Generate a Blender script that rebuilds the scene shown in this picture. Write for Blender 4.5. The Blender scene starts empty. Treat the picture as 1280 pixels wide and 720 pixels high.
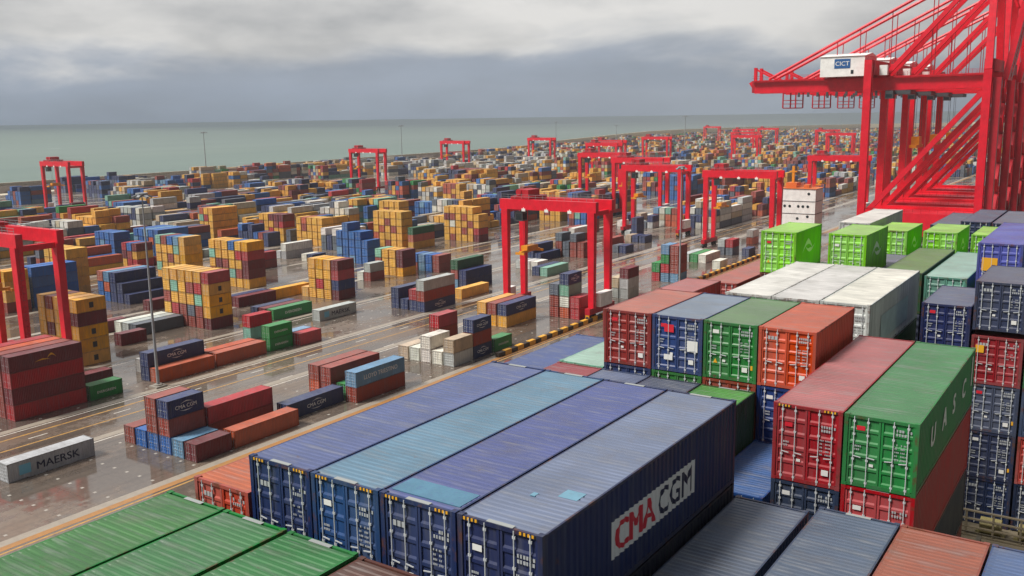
import bpy, math, random
import numpy as np
from mathutils import Vector, Matrix
rad = math.radians
random.seed(7)
SC = bpy.context.scene
COL = SC.collection

# ------------------------------------------------------------------ camera
cd = bpy.data.cameras.new("camera"); cam = bpy.data.objects.new("camera", cd); COL.objects.link(cam)
cd.sensor_width = 36.0; cd.lens = 36.0 * 1161.12 / 1280.0
cd.clip_start = 0.5; cd.clip_end = 120000
YAW, PIT, ROL = -0.59618, 0.18199, -0.014814
fw = Vector((math.sin(YAW) * math.cos(PIT), math.cos(YAW) * math.cos(PIT), -math.sin(PIT)))
rt = Vector((math.cos(YAW), -math.sin(YAW), 0)); up = rt.cross(fw)
c_, s_ = math.cos(ROL), math.sin(ROL)
R_ = c_ * rt + s_ * up; U_ = -s_ * rt + c_ * up
M = Matrix((R_, U_, -fw)).transposed().to_4x4()
CAM = Vector((10.60, -16.70, 46.05))
M.translation = CAM
cam.matrix_world = M
SC.camera = cam

# ------------------------------------------------------------------ sky, sun, exposure
SUN_AZ = rad(218)      # compass direction the light comes from: behind the camera and a little to the left
SUN_EL = rad(52)
w = bpy.data.worlds.new("World"); SC.world = w; w.use_nodes = True
nt = w.node_tree; nt.nodes.clear()
def N(t, **k):
    n = nt.nodes.new(t)
    for a, b in k.items(): setattr(n, a, b)
    return n
out = N('ShaderNodeOutputWorld'); bg = N('ShaderNodeBackground')
sky = N('ShaderNodeTexSky', sky_type='NISHITA', sun_disc=False, sun_elevation=SUN_EL, sun_rotation=SUN_AZ)
tc = N('ShaderNodeTexCoord'); sep = N('ShaderNodeSeparateXYZ')
nt.links.new(tc.outputs['Generated'], sep.inputs[0])
# elevation ramp of an overcast sky (dark band over the sea, brighter overhead)
ramp = N('ShaderNodeValToRGB'); cr = ramp.color_ramp
stops = [(0.0, (.175, .22, .28)), (.03, (.18, .22, .285)), (.065, (.215, .245, .30)), (.10, (.31, .32, .335)), (.16, (.42, .41, .40)), (.4, (.47, .47, .48)), (.7, (.80, .80, .82)), (1.0, (1.05, 1.05, 1.07))]
cr.elements[0].position, cr.elements[0].color = stops[0][0], (*stops[0][1], 1)
cr.elements[1].position, cr.elements[1].color = stops[-1][0], (*stops[-1][1], 1)
for p, c in stops[1:-1]:
    e = cr.elements.new(p); e.color = (*c, 1)
nt.links.new(sep.outputs['Z'], ramp.inputs[0])
# added azimuth gradient: dims the right of the sky to darken containers' right sides
azm = N('ShaderNodeMapRange', interpolation_type='SMOOTHSTEP'); azm.inputs['From Min'].default_value = -.45; azm.inputs['From Max'].default_value = .65; azm.inputs['To Min'].default_value = 1.08; azm.inputs['To Max'].default_value = .14
nt.links.new(sep.outputs['X'], azm.inputs['Value'])
mp = N('ShaderNodeMapping'); mp.inputs['Scale'].default_value = (1.0, 1.0, 3.2); mp.inputs['Location'].default_value = (3.3, 1.7, .35)
nt.links.new(tc.outputs['Generated'], mp.inputs[0])
n1 = N('ShaderNodeTexNoise'); n1.inputs['Scale'].default_value = 3.4; n1.inputs['Detail'].default_value = 8; n1.inputs['Roughness'].default_value = .54; n1.inputs['Distortion'].default_value = .35
nt.links.new(mp.outputs[0], n1.inputs['Vector'])
# cloud deck: noise + height -> soft edged bright deck above the dark band
ma = N('ShaderNodeMath', operation='MULTIPLY_ADD'); ma.inputs[1].default_value = 6.0; ma.inputs[2].default_value = -.34
nt.links.new(sep.outputs['Z'], ma.inputs[0])
ad = N('ShaderNodeMath', operation='ADD'); nt.links.new(ma.outputs[0], ad.inputs[0]); nt.links.new(n1.outputs['Fac'], ad.inputs[1])
mr = N('ShaderNodeMapRange', interpolation_type='SMOOTHSTEP'); mr.inputs['From Min'].default_value = .44; mr.inputs['From Max'].default_value = .70
nt.links.new(ad.outputs[0], mr.inputs['Value'])
n2 = N('ShaderNodeTexNoise'); n2.inputs['Scale'].default_value = 4.2; n2.inputs['Detail'].default_value = 6; n2.inputs['Roughness'].default_value = .52
mp2 = N('ShaderNodeMapping'); mp2.inputs['Scale'].default_value = (1, 1, 3.0); mp2.inputs['Location'].default_value = (7.1, .2, 1.9)
nt.links.new(tc.outputs['Generated'], mp2.inputs[0]); nt.links.new(mp2.outputs[0], n2.inputs['Vector'])
deck = N('ShaderNodeValToRGB'); deck.color_ramp.elements[0].position = .36; deck.color_ramp.elements[0].color = (.30, .305, .315, 1)
deck.color_ramp.elements[1].position = .64; deck.color_ramp.elements[1].color = (.62, .605, .585, 1)
nt.links.new(n2.outputs['Fac'], deck.inputs[0])
# high up the deck fades into the plain ramp
hi = N('ShaderNodeMapRange'); hi.inputs['From Min'].default_value = .16; hi.inputs['From Max'].default_value = .32; hi.inputs['To Min'].default_value = 1; hi.inputs['To Max'].default_value = 0
nt.links.new(sep.outputs['Z'], hi.inputs['Value'])
fm = N('ShaderNodeMath', operation='MULTIPLY'); nt.links.new(mr.outputs[0], fm.inputs[0]); nt.links.new(hi.outputs[0], fm.inputs[1])
mx = N('ShaderNodeMix', data_type='RGBA'); nt.links.new(fm.outputs[0], mx.inputs[0]); nt.links.new(ramp.outputs[0], mx.inputs[6]); nt.links.new(deck.outputs[0], mx.inputs[7])
# the clear-sky model adds a little of its own gradient behind the clouds
sk = N('ShaderNodeMix', data_type='RGBA', blend_type='ADD'); sk.inputs[0].default_value = .006
bl = N('ShaderNodeMapRange'); bl.inputs['From Min'].default_value = .34; bl.inputs['From Max'].default_value = .64; bl.inputs['To Min'].default_value = .86; bl.inputs['To Max'].default_value = 1.22
nt.links.new(n2.outputs['Fac'], bl.inputs['Value'])
bm_ = N('ShaderNodeMix', data_type='RGBA', blend_type='MULTIPLY'); bm_.inputs[0].default_value = 1.0; nt.links.new(ramp.outputs[0], bm_.inputs[6]); nt.links.new(bl.outputs[0], bm_.inputs[7]); nt.links.new(bm_.outputs[2], mx.inputs[6])
nt.links.new(mx.outputs[2], sk.inputs[6]); nt.links.new(sky.outputs[0], sk.inputs[7])
am = N('ShaderNodeMix', data_type='RGBA', blend_type='MULTIPLY'); am.inputs[0].default_value = 1.0
nt.links.new(sk.outputs[2], am.inputs[6]); nt.links.new(azm.outputs[0], am.inputs[7])
nt.links.new(am.outputs[2], bg.inputs[0]); bg.inputs[1].default_value = 1.0
nt.links.new(bg.outputs[0], out.inputs[0])

sl = bpy.data.lights.new("sun", 'SUN'); sl.energy = 3.6; sl.angle = rad(14); sl.color = (1.0, .95, .88)
so = bpy.data.objects.new("sun", sl); COL.objects.link(so)
sd = Vector((math.sin(SUN_AZ) * math.cos(SUN_EL), math.cos(SUN_AZ) * math.cos(SUN_EL), math.sin(SUN_EL)))
so.rotation_euler = (-sd).to_track_quat('-Z', 'Y').to_euler(); so.location = (0, 0, 200)
vs = SC.view_settings; vs.view_transform = 'Standard'; vs.look = 'None'; vs.gamma = 1; vs.use_curve_mapping = False; vs.exposure = 0.16
SC.cycles.use_denoising = True; SC.cycles.max_bounces = 6; SC.cycles.caustics_reflective = False; SC.cycles.caustics_refractive = False

# ------------------------------------------------------------------ colours
def lin(r, g, b):
    f = lambda v: (v / 255 / 12.92) if v <= 10.3 else ((v / 255 + .055) / 1.055) ** 2.4
    return (f(r), f(g), f(b), 1.0)
PAL = {'Y': (lin(228, 170, 62), 'mustard'), 'R': (lin(176, 36, 44), 'red'), 'r': (lin(150, 66, 54), 'rust red'), 'm': (lin(112, 34, 42), 'maroon'),
       'O': (lin(190, 88, 54), 'orange'), 'N': (lin(44, 56, 100), 'navy'), 'B': (lin(44, 100, 170), 'blue'), 'b': (lin(108, 148, 180), 'steel blue'),
       'G': (lin(40, 138, 66), 'green'), 'g': (lin(44, 98, 64), 'dark green'), 'T': (lin(128, 182, 160), 'teal'), 'W': (lin(222, 220, 210), 'white'),
       'w': (lin(182, 186, 184), 'pale grey'), 'K': (lin(92, 100, 112), 'grey'), 'c': (lin(192, 174, 146), 'beige'), 'L': (lin(132, 208, 48), 'lime green'),
       'S': (lin(100, 110, 138), 'slate blue'), 'P': (lin(84, 90, 168), 'violet blue')}

# ------------------------------------------------------------------ materials
def mat(name, col=None, rough=.5, metal=0.0, spec=.5):
    m = bpy.data.materials.new(name); m.use_nodes = True
    b = m.node_tree.nodes['Principled BSDF']
    if col: b.inputs['Base Color'].default_value = col
    b.inputs['Roughness'].default_value = rough; b.inputs['Metallic'].default_value = metal; b.inputs['Specular IOR Level'].default_value = spec
    return m
class NT:
    def __init__(s, m): s.t = m.node_tree; s.b = s.t.nodes['Principled BSDF']
    def n(s, t, **k):
        n = s.t.nodes.new(t)
        for a, b in k.items(): setattr(n, a, b)
        return n
    def l(s, a, b): s.t.links.new(a, b)
    def noise(s, scale, detail=4, rough=.55, vec=None, dim='3D'):
        n = s.n('ShaderNodeTexNoise'); n.inputs['Scale'].default_value = scale; n.inputs['Detail'].default_value = detail; n.inputs['Roughness'].default_value = rough
        if vec is not None: s.l(vec, n.inputs['Vector'])
        return n
    def mr(s, v, a, b, c=0., d=1., smooth=False):
        n = s.n('ShaderNodeMapRange'); 
        if smooth: n.interpolation_type = 'SMOOTHSTEP'
        for i, x in zip(('From Min', 'From Max', 'To Min', 'To Max'), (a, b, c, d)): n.inputs[i].default_value = x
        s.l(v, n.inputs['Value']); return n.outputs[0]
    def mix(s, f, a, b, blend='MIX'):
        n = s.n('ShaderNodeMix', data_type='RGBA', blend_type=blend)
        for sock, v in ((n.inputs[0], f), (n.inputs[6], a), (n.inputs[7], b)):
            if hasattr(v, 'links'): s.l(v, sock)
            else: sock.default_value = v
        return n.outputs[2]
    def math(s, op, a, b=None):
        n = s.n('ShaderNodeMath', operation=op)
        for i, v in enumerate((a, b)):
            if v is None: continue
            if hasattr(v, 'links'): s.l(v, n.inputs[i])
            else: n.inputs[i].default_value = v
        return n.outputs[0]
    def mapping(s, vec, scale=(1, 1, 1), loc=(0, 0, 0)):
        n = s.n('ShaderNodeMapping'); n.inputs['Scale'].default_value = scale; n.inputs['Location'].default_value = loc
        s.l(vec, n.inputs[0]); return n.outputs[0]

def paint(name, roof=False, attr=False, frame=False):
    m = mat(name, None, .45); t = NT(m)
    tcx = t.n('ShaderNodeTexCoord'); oi = t.n('ShaderNodeObjectInfo')
    if attr:
        a = t.n('ShaderNodeAttribute', attribute_name='Col'); col = a.outputs['Color']; vec = tcx.outputs['Object']
    else:
        col = oi.outputs['Color']
        off = t.n('ShaderNodeVectorMath', operation='ADD'); cm = t.n('ShaderNodeCombineXYZ')
        k = t.math('MULTIPLY', oi.outputs['Random'], 97.0)
        for i in range(3): t.l(k, cm.inputs[i])
        t.l(tcx.outputs['Object'], off.inputs[0]); t.l(cm.outputs[0], off.inputs[1]); vec = off.outputs[0]
    big = t.noise(.45, 3, .5, vec)
    fine = t.noise(3.2, 6, .62, vec)
    streak = t.noise(1.0, 5, .6, t.mapping(vec, (3.5, 3.5, .35) if not roof else (.6, 5.0, 1.0)))
    v = t.mr(big.outputs['Fac'], .3, .7, .84, 1.12)
    v2 = t.mr(streak.outputs['Fac'], .3, .75, 1.10, .72)
    hsv = t.n('ShaderNodeHueSaturation'); t.l(t.math('MULTIPLY', v, v2), hsv.inputs['Value']); t.l(col, hsv.inputs['Color'])
    if not attr: t.l(t.mr(oi.outputs['Random'], 0, 1, .88, 1.08), hsv.inputs['Saturation'])
    c = hsv.outputs[0]
    # bleached, chalky paint; the extra on roofs also paints in their wet sky sheen
    c = t.mix(t.mr(streak.outputs['Fac'], .50, .80, 0., .30 if roof else .14), c, (.42, .42, .42, 1))
    # rust
    rn = t.noise(1.7, 8, .68, vec)
    lo = .535 if frame else (.65 if roof else .67)
    c = t.mix(t.mr(rn.outputs['Fac'], lo, lo + .10, 0, .75), c, lin(92, 58, 40))
    if roof:   # dried puddle stains and dirt
        st = t.noise(.8, 5, .6, t.mapping(vec, (1, 1, 1), (5, 9, 2)))
        c = t.mix(t.mr(st.outputs['Fac'], .54, .72, 0, .32), c, lin(104, 98, 92))
    t.l(c, t.b.inputs['Base Color'])
    t.l(t.mr(big.outputs['Fac'], .35, .65, .30 if roof else .38, .50 if roof else .55), t.b.inputs['Roughness'])
    t.b.inputs['Specular IOR Level'].default_value = .4
    bp = t.n('ShaderNodeBump'); bp.inputs['Strength'].default_value = .08; bp.inputs['Distance'].default_value = .02
    t.l(fine.outputs['Fac'], bp.inputs['Height']); t.l(bp.outputs[0], t.b.inputs['Normal'])
    return m
M_PAINT = paint('container_paint'); M_ROOF = paint('container_roof_paint', roof=True); M_FRAME = paint('container_frame_paint', frame=True)
M_STUFF = paint('far_container_paint', attr=True)
M_ROD = mat('galvanised_rod', lin(196, 200, 202), .5, 0)
M_DARK = mat('dark_gap', (.012, .012, .013, 1), .8)
M_PLATE = mat('grey_plate', lin(150, 154, 152), .5)
M_STEN = mat('stencil_grey', lin(168, 172, 174), .6)
M_WHITE = mat('white_decal', lin(226, 226, 222), .5)
M_YEL = mat('yellow_decal', lin(228, 168, 40), .5)
M_REDD = mat('red_decal', lin(206, 36, 52), .5)
M_NAVD = mat('navy_decal', lin(24, 30, 62), .5)
M_BLACK = mat('black_decal', (.02, .02, .022, 1), .5)
M_SKYB = mat('pale_blue_decal', lin(120, 190, 215), .5)
def weathered(name, col, rough=.4, amt=.25, dirt=(96, 66, 52), scale=.6, spec=.5):
    m = mat(name, None, rough, 0, spec); t = NT(m); tcx = t.n('ShaderNodeTexCoord')
    a = t.noise(scale, 6, .6, tcx.outputs['Object']); b = t.noise(scale * 6, 5, .6, t.mapping(tcx.outputs['Object'], (1, 1, .25)))
    hsv = t.n('ShaderNodeHueSaturation'); hsv.inputs['Color'].default_value = col; t.l(t.mr(a.outputs['Fac'], .3, .7, .85, 1.12), hsv.inputs['Value'])
    t.l(t.mix(t.mr(b.outputs['Fac'], .56, .78, 0, amt), hsv.outputs[0], lin(*dirt)), t.b.inputs['Base Color'])
    t.l(t.mr(b.outputs['Fac'], .3, .7, rough - .1, rough + .12), t.b.inputs['Roughness'])
    return m
M_RED = weathered('crane_red', lin(220, 12, 42), .38, .12)
M_RED2 = weathered('crane_dark_red', lin(176, 16, 36), .45)
M_CYEL = weathered('spreader_yellow', lin(226, 150, 30), .45)
M_CWHITE = weathered('house_white', lin(240, 240, 236), .5, .06, (150, 140, 130))
M_CGREY = weathered('machine_grey', lin(70, 72, 76), .5)
M_CONC = weathered('concrete', lin(150, 144, 134), .7, .35, (92, 86, 78), .2)
M_STEEL = weathered('mast_steel', lin(150, 154, 158), .45, .1)
M_ORG = weathered('rail_orange', lin(214, 112, 48), .5)
M_RUBBER = mat('tyre_rubber', (.02, .02, .02, 1), .8)
M_GLASS = mat('dark_glass', (.02, .03, .035, 1), .1)
M_ROCK = weathered('sea_wall_rock', lin(76, 62, 50), .85, .6, (40, 34, 30), .5)
M_HULL = weathered('ship_hull_blue', lin(28, 44, 78), .4)
M_DECK = weathered('lashing_grey', lin(128, 118, 98), .6, .5, (110, 80, 50), .8)

# ------------------------------------------------------------------ mesh helpers
class MB:
    def __init__(s): s.v = []; s.f = []; s.m = []
    def quad(s, a, b, c, d, m=0):
        i = len(s.v); s.v += [tuple(a), tuple(b), tuple(c), tuple(d)]; s.f.append((i, i + 1, i + 2, i + 3)); s.m.append(m)
    def box(s, x0, x1, y0, y1, z0, z1, m=0):
        i = len(s.v)
        s.v += [(x0, y0, z0), (x1, y0, z0), (x1, y1, z0), (x0, y1, z0), (x0, y0, z1), (x1, y0, z1), (x1, y1, z1), (x0, y1, z1)]
        for q in ((0, 3, 2, 1), (4, 5, 6, 7), (0, 1, 5, 4), (1, 2, 6, 5), (2, 3, 7, 6), (3, 0, 4, 7)):
            s.f.append(tuple(i + k for k in q)); s.m.append(m)
    def beam(s, p, q, w, h, m=0, w2=None, h2=None):
        p, q = Vector(p), Vector(q); d = (q - p).normalized()
        ref = Vector((0, 0, 1)) if abs(d.z) < .98 else Vector((0, 1, 0))
        x = d.cross(ref).normalized(); y = x.cross(d).normalized()
        w2 = w if w2 is None else w2; h2 = h if h2 is None else h2
        i = len(s.v)
        for c, ww, hh in ((p, w, h), (q, w2, h2)):
            for a, b in ((-1, -1), (1, -1), (1, 1), (-1, 1)): s.v.append(tuple(c + x * a * ww / 2 + y * b * hh / 2))
        for k in range(4): s.f.append((i + k, i + (k + 1) % 4, i + 4 + (k + 1) % 4, i + 4 + k)); s.m.append(m)
        s.f.append((i + 3, i + 2, i + 1, i)); s.m.append(m); s.f.append((i + 4, i + 5, i + 6, i + 7)); s.m.append(m)
    def tube(s, p, q, r, n=8, m=0, r2=None):
        p, q = Vector(p), Vector(q); d = (q - p).normalized()
        ref = Vector((0, 0, 1)) if abs(d.z) < .98 else Vector((0, 1, 0))
        x = d.cross(ref).normalized(); y = x.cross(d).normalized(); r2 = r if r2 is None else r2
        i = len(s.v)
        for c, rr in ((p, r), (q, r2)):
            for k in range(n): a = 2 * math.pi * k / n; s.v.append(tuple(c + x * rr * math.cos(a) + y * rr * math.sin(a)))
        for k in range(n): s.f.append((i + k, i + (k + 1) % n, i + n + (k + 1) % n, i + n + k)); s.m.append(m)
        s.f.append(tuple(i + k for k in range(n - 1, -1, -1))); s.m.append(m); s.f.append(tuple(i + n + k for k in range(n))); s.m.append(m)
    def add(s, o, off=(0, 0, 0), m=None):
        i = len(s.v); s.v += [(a + off[0], b + off[1], c + off[2]) for a, b, c in o.v]
        s.f += [tuple(i + k for k in q) for q in o.f]; s.m += (o.m if m is None else [m] * len(o.m))
    def mesh(s, name, mats):
        me = bpy.data.meshes.new(name); me.from_pydata(s.v, [], s.f)
        for x in mats: me.materials.append(x)
        me.polygons.foreach_set('material_index', s.m); me.update()
        return me
def put(name, me, parent=None, loc=(0, 0, 0), col=None, rot=None):
    o = bpy.data.objects.new(name, me); COL.objects.link(o); o.location = loc
    if parent is not None: o.parent = parent
    if col is not None: o.color = col
    if rot is not None: o.rotation_euler = rot
    return o
def build(name, mb, mats, parent=None, loc=(0, 0, 0)):
    return put(name, mb.mesh(name, mats if isinstance(mats, (list, tuple)) else [mats]), parent, loc)
def tag(o, label=None, cat=None, group=None, kind=None):
    for k, v in (('label', label), ('category', cat), ('group', group), ('kind', kind)):
        if v: o[k] = v
    return o
def empty(name, loc, rz=0):
    o = bpy.data.objects.new(name, None); COL.objects.link(o); o.location = loc; o.rotation_euler = (0, 0, rz); o.empty_display_size = .5
    return o
def dup(root, loc, rz=0):
    r = root.copy(); COL.objects.link(r); r.location = loc; r.rotation_euler = (0, 0, rz)
    def kids(src, dst):
        for ch in src.children:
            c = ch.copy(); COL.objects.link(c); c.parent = dst; kids(ch, c)
    kids(root, r)
    return r
_txt = {}
def text_mb(s, h, squeeze=1.0, bold=0.0):
    """flat lettering as an MB in (x, z) of height h, starting at the origin"""
    k = s
    if k not in _txt:
        cu = bpy.data.curves.new('lettering', 'FONT'); cu.body = s; cu.size = 1.0; cu.resolution_u = 3
        o = bpy.data.objects.new('lettering_tmp', cu); COL.objects.link(o)
        bpy.context.view_layer.update()
        dg = bpy.context.evaluated_depsgraph_get(); me = bpy.data.meshes.new_from_object(o.evaluated_get(dg))
        v = np.array([tuple(x.co) for x in me.vertices]); f = [tuple(p.vertices) for p in me.polygons]
        bpy.data.objects.remove(o); bpy.data.curves.remove(cu); bpy.data.meshes.remove(me)
        v[:, :2] -= v[:, :2].min(0); v /= v[:, 1].max(); _txt[k] = (v, f)
    v, f = _txt[k]; mb = MB(); cp = [(0, 0)] if bold <= .005 else [(0, 0), (bold * 2, 0), (0, bold), (bold * 2, bold)]
    for i, (dx, dz) in enumerate(cp):      # heavier strokes: the same glyphs laid over each other, each a hair further out
        q = MB(); q.v = [((float(a) + dx) * h * squeeze, .0008 * i, (float(b) * (1 - bold) + dz) * h) for a, b, _ in v]; q.f = list(f); q.m = [0] * len(f); mb.add(q)
    return mb
def text_w(mb): return max(v[0] for v in mb.v)
def to_side(mb, x, y0, z0):      # lettering onto a face looking +X (reads along +Y)
    o = MB(); o.v = [(x + b, y0 + a, z0 + c) for a, b, c in mb.v]; o.f = list(mb.f); o.m = list(mb.m); return o
def to_front(mb, x0, y, z0):     # lettering onto a face looking -Y (reads along +X)
    o = MB(); o.v = [(x0 + a, y - b, z0 + c) for a, b, c in mb.v]; o.f = list(mb.f); o.m = list(mb.m); return o
for s_, b_ in (("CMA", .035), ("CGM", .035), ("MAERSK", .02), ("CMA CGM", .012), ("UASC", .01), ("EVERGREEN", .01), ("LLOYD TRIESTINO", .012), ("CICT", .01)): text_mb(s_, 1, 1, b_)

# ------------------------------------------------------------------ one shipping container
W2 = 1.219
SP, SD = .278, .036        # side corrugation pitch and depth
def prof(L):
    """break points (y, depth) of the side corrugation between the posts"""
    y0, y1 = .16, L - .16; n = max(1, round((y1 - y0) / SP)); p = (y1 - y0) / n; pts = []
    for i in range(n):
        a = y0 + i * p
        pts += [(a, 0.0), (a + .26 * p, 0.0), (a + .50 * p, SD), (a + .76 * p, SD)]
    pts.append((y1, 0.0)); return pts
def side_mb(L, H, s):
    mb = MB(); x = W2 - .012; pr = prof(L); z0, z1 = .15, H - .10
    for (ya, da), (yb, db) in zip(pr, pr[1:]):
        A = [(s * (x - da), ya, z0), (s * (x - db), yb, z0), (s * (x - db), yb, z1), (s * (x - da), ya, z1)]
        mb.quad(*(A if s > 0 else A[::-1]))
    return mb
def roof_mb(L, H):
    mb = MB(); y0, y1 = .14, L - .14; n = round((y1 - y0) / .215); p = (y1 - y0) / n; pts = []
    for i in range(n):
        a = y0 + i * p; pts += [(a, 0), (a + .2 * p, 0), (a + .38 * p, .024), (a + .82 * p, .024)]
    pts.append((y1, 0)); x = W2 - .055; xi = W2 - .19; zc = H - .017     # the pressings run out into a flat margin along the rails
    for (ya, da), (yb, db) in zip(pts, pts[1:]):
        za, zb = H - .040 + da, H - .040 + db
        mb.quad((-xi, ya, za), (xi, ya, za), (xi, yb, zb), (-xi, yb, zb), 0)
        mb.quad((xi, ya, za), (x, ya, zc), (x, yb, zc), (xi, yb, zb), 0); mb.quad((-x, ya, zc), (-xi, ya, za), (-xi, yb, zb), (-x, yb, zc), 0)
    return mb
def end_mb(L, H):
    mb = MB(); n = 9; xs = [-1.09 + 2.18 * i / n for i in range(n + 1)]; y = L - .02
    for a, b in zip(xs, xs[1:]):
        m1, m2, m3 = a + (b - a) * .25, a + (b - a) * .5, a + (b - a) * .75
        for (p, d), (q, e) in zip(((a, 0), (m1, 0), (m2, .04), (m3, .04)), ((m1, 0), (m2, .04), (m3, .04), (b, 0))):
            mb.quad((q, y - e, .15), (p, y - d, .15), (p, y - d, H - .1), (q, y - e, H - .1))
    return mb
def frame_mb(L, H):
    mb = MB()
    for sx in (-1, 1):
        for ya, yb in ((0.0, .16), (L - .16, L)):
            x0, x1 = sorted((sx * W2, sx * (W2 - .13))); mb.box(x0, x1, ya, yb, .118, H - .118)
            xa, xb = sorted((sx * (W2 + .003), sx * (W2 - .162)))
            e = .004 if ya == 0 else 0; f = .004 if ya else 0
            for za, zb in ((0, .118), (H - .118, H + .004)): mb.box(xa, xb, ya - e, yb + f + (.018 if ya == 0 else 0), za, zb)
        x0, x1 = sorted((sx * (W2 - .004), sx * (W2 - .06)))
        mb.box(x0, x1, .178, L - .16, .02, .15); mb.box(x0, x1, .178, L - .16, H - .10, H - .019)
    for y0, y1 in ((.012, .10), (L - .10, L - .012)):
        mb.box(-W2 + .163, W2 - .163, y0, y1, .02, .15); mb.box(-W2 + .163, W2 - .163, y0, y1, H - .12, H - .012)
    mb.box(-1.15, 1.15, .11, L - .11, .10, .14)
    return mb
def door_mb(H, s):
    """one door leaf (s = -1 the one at -X): horizontal pressings between its frame"""
    mb = MB(); xa, xb = sorted((s * .012, s * 1.085)); z0, z1 = .155, H - .125
    mb.box(xa, xa + .07, .035, .075, z0, z1); mb.box(xb - .07, xb, .035, .075, z0, z1)
    n = 5; p = (z1 - z0) / n
    for i in range(n):
        a = z0 + i * p
        for (za, da), (zb, db) in zip(((a, 0), (a + .18 * p, 0), (a + .30 * p, .035), (a + .88 * p, .035)), ((a + .18 * p, 0), (a + .30 * p, .035), (a + .88 * p, .035), (a + p, 0))):
            mb.quad((xa + .07, .042 + da, za), (xb - .07, .042 + da, za), (xb - .07, .042 + db, zb), (xa + .07, .042 + db, zb))
    return mb
def rod_mb(H, x):
    mb = MB(); mb.tube((x, .012, .05), (x, .012, H - .05), .019, 6)
    for z in (.18, 1.0, 1.9, H - .22): mb.box(x - .042, x + .042, .004, .036, z - .035, z + .035)
    s = 1 if x > 0 else -1
    mb.beam((x, .002, 1.12), (x - s * .26, .002, 1.09), .02, .03)
    return mb
ROD_X = (-.88, -.42, .42, .88)
def marks_mb(seed, x0):
    """stencilled rows, plates and stickers on a door leaf; materials: stencil grey, yellow, red, white"""
    r = random.Random(seed); mb = MB(); y0, y1 = .026, .034
    def row(x, z, h, n, m=0):
        for k in range(n):
            wd = h * r.uniform(.45, .75)
            if r.random() < .9: mb.box(x, x + wd, y0, y1, z, z + h, m)
            x += h * .95
    if x0 > 0:
        row(.50, 2.20, .09, 5); row(.50, 2.06, .09, r.choice((4, 6))); row(.94, 2.19, .09, 1)
        for k in range(r.choice((3, 4, 5))):
            z = 1.72 - .13 * k; row(.47, z, .05, r.choice((2, 3))); row(.66, z, .05, r.choice((3, 4, 5)))
        if r.random() < .5: mb.box(.56, .80, y0, y1, .45, .66, 3)
        if r.random() < .3: mb.box(.95, 1.04, y0, y1, .58, .78, 1)
    else:
        c = r.random()
        if c < .4: mb.box(-.80, -.52, y0, y1, 2.06, 2.22, r.choice((3, 2)))
        elif c < .8: row(-.82, 2.08, .15, 3)
        if r.random() < .5: mb.box(-.34, -.20, y0, y1, .80, .90, 3)
        if r.random() < .45:
            i = len(mb.v); mb.v += [(-.76, y0, .72), (-.56, y0, .72), (-.66, y0, .92)]; mb.f.append((i, i + 1, i + 2)); mb.m.append(1)
        for k in range(r.choice((0, 2, 3))): row(-.84, 1.45 - .12 * k, .06, 4)
    return mb
def stripes_mb(H):
    mb = MB(); k = 0
    for x0, x1 in ((-1.04, -.58),):
        n = 8
        for i in range(n): mb.box(x0 + (x1 - x0) * i / n, x0 + (x1 - x0) * (i + 1) / n, .002, .011, H - .105, H - .03, i % 2)
    return mb
CM = {}
def cmesh(L, H):
    k = (L, H)
    if k in CM: return CM[k]
    d = {}
    sl_, sr = side_mb(L, H, -1), side_mb(L, H, 1); rf = roof_mb(L, H); en = end_mb(L, H); fr = frame_mb(L, H); dl, dr = door_mb(H, -1), door_mb(H, 1)
    rods = [rod_mb(H, x) for x in ROD_X]
    d['side_l'] = sl_.mesh('side_wall', [M_PAINT]); d['side_r'] = sr.mesh('side_wall', [M_PAINT]); d['roof'] = rf.mesh('roof', [M_ROOF])
    d['end'] = en.mesh('end_wall', [M_PAINT]); d['frame'] = fr.mesh('frame', [M_FRAME])
    for nm, q, s in (('door_l', dl, -1), ('door_r', dr, 1)):      # stencilled lettering and stickers belong to the leaf
        d[nm] = []
        for k in range(6):
            mb = MB(); mb.add(q); mk = marks_mb(31 * k + 5, s); i0 = len(mb.m); mb.add(mk); mb.m[i0:] = [1 + v for v in mk.m]
            d[nm].append(mb.mesh('door', [M_PAINT, M_STEN, M_YEL, M_REDD, M_WHITE]))
    d['rods'] = [r.mesh('lock_rod', [M_ROD]) for r in rods]
    for nm, q, rr in (('doorrod_l', dl, rods[:2]), ('doorrod_r', dr, rods[2:])):
        mb = MB(); mb.add(q, m=0)
        for r in rr: mb.add(r, m=1)
        d[nm] = mb.mesh('door', [M_PAINT, M_ROD])
    mb = MB()
    for q in (sl_, sr, en): mb.add(q, m=0)
    d['body'] = mb.mesh('body', [M_PAINT])
    whole = MB()
    for q in (sl_, sr, en): whole.add(q, m=0)
    whole.add(rf, m=1); whole.add(fr, m=2); whole.add(dl, m=0); whole.add(dr, m=0)
    for r in rods: whole.add(r, m=3)
    d['whole'] = whole.mesh('shipping_container', [M_PAINT, M_ROOF, M_FRAME, M_ROD])
    d['stripes'] = stripes_mb(H).mesh('height_stripes', [M_YEL, M_BLACK])
    CM[k] = d; return d
L20, L40, HS, HC = 6.058, 12.192, 2.591, 2.896
GROUP = 'shipping containers'
N_IND = [0]
def sheen_fade(c, k=.22, g=.30): return tuple(c[i] * (1 - k) + g * k for i in range(3)) + (1.0,)  # greys the roof colour: chalking plus sky reflection put into the paint
rc = random.Random(3)
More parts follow.
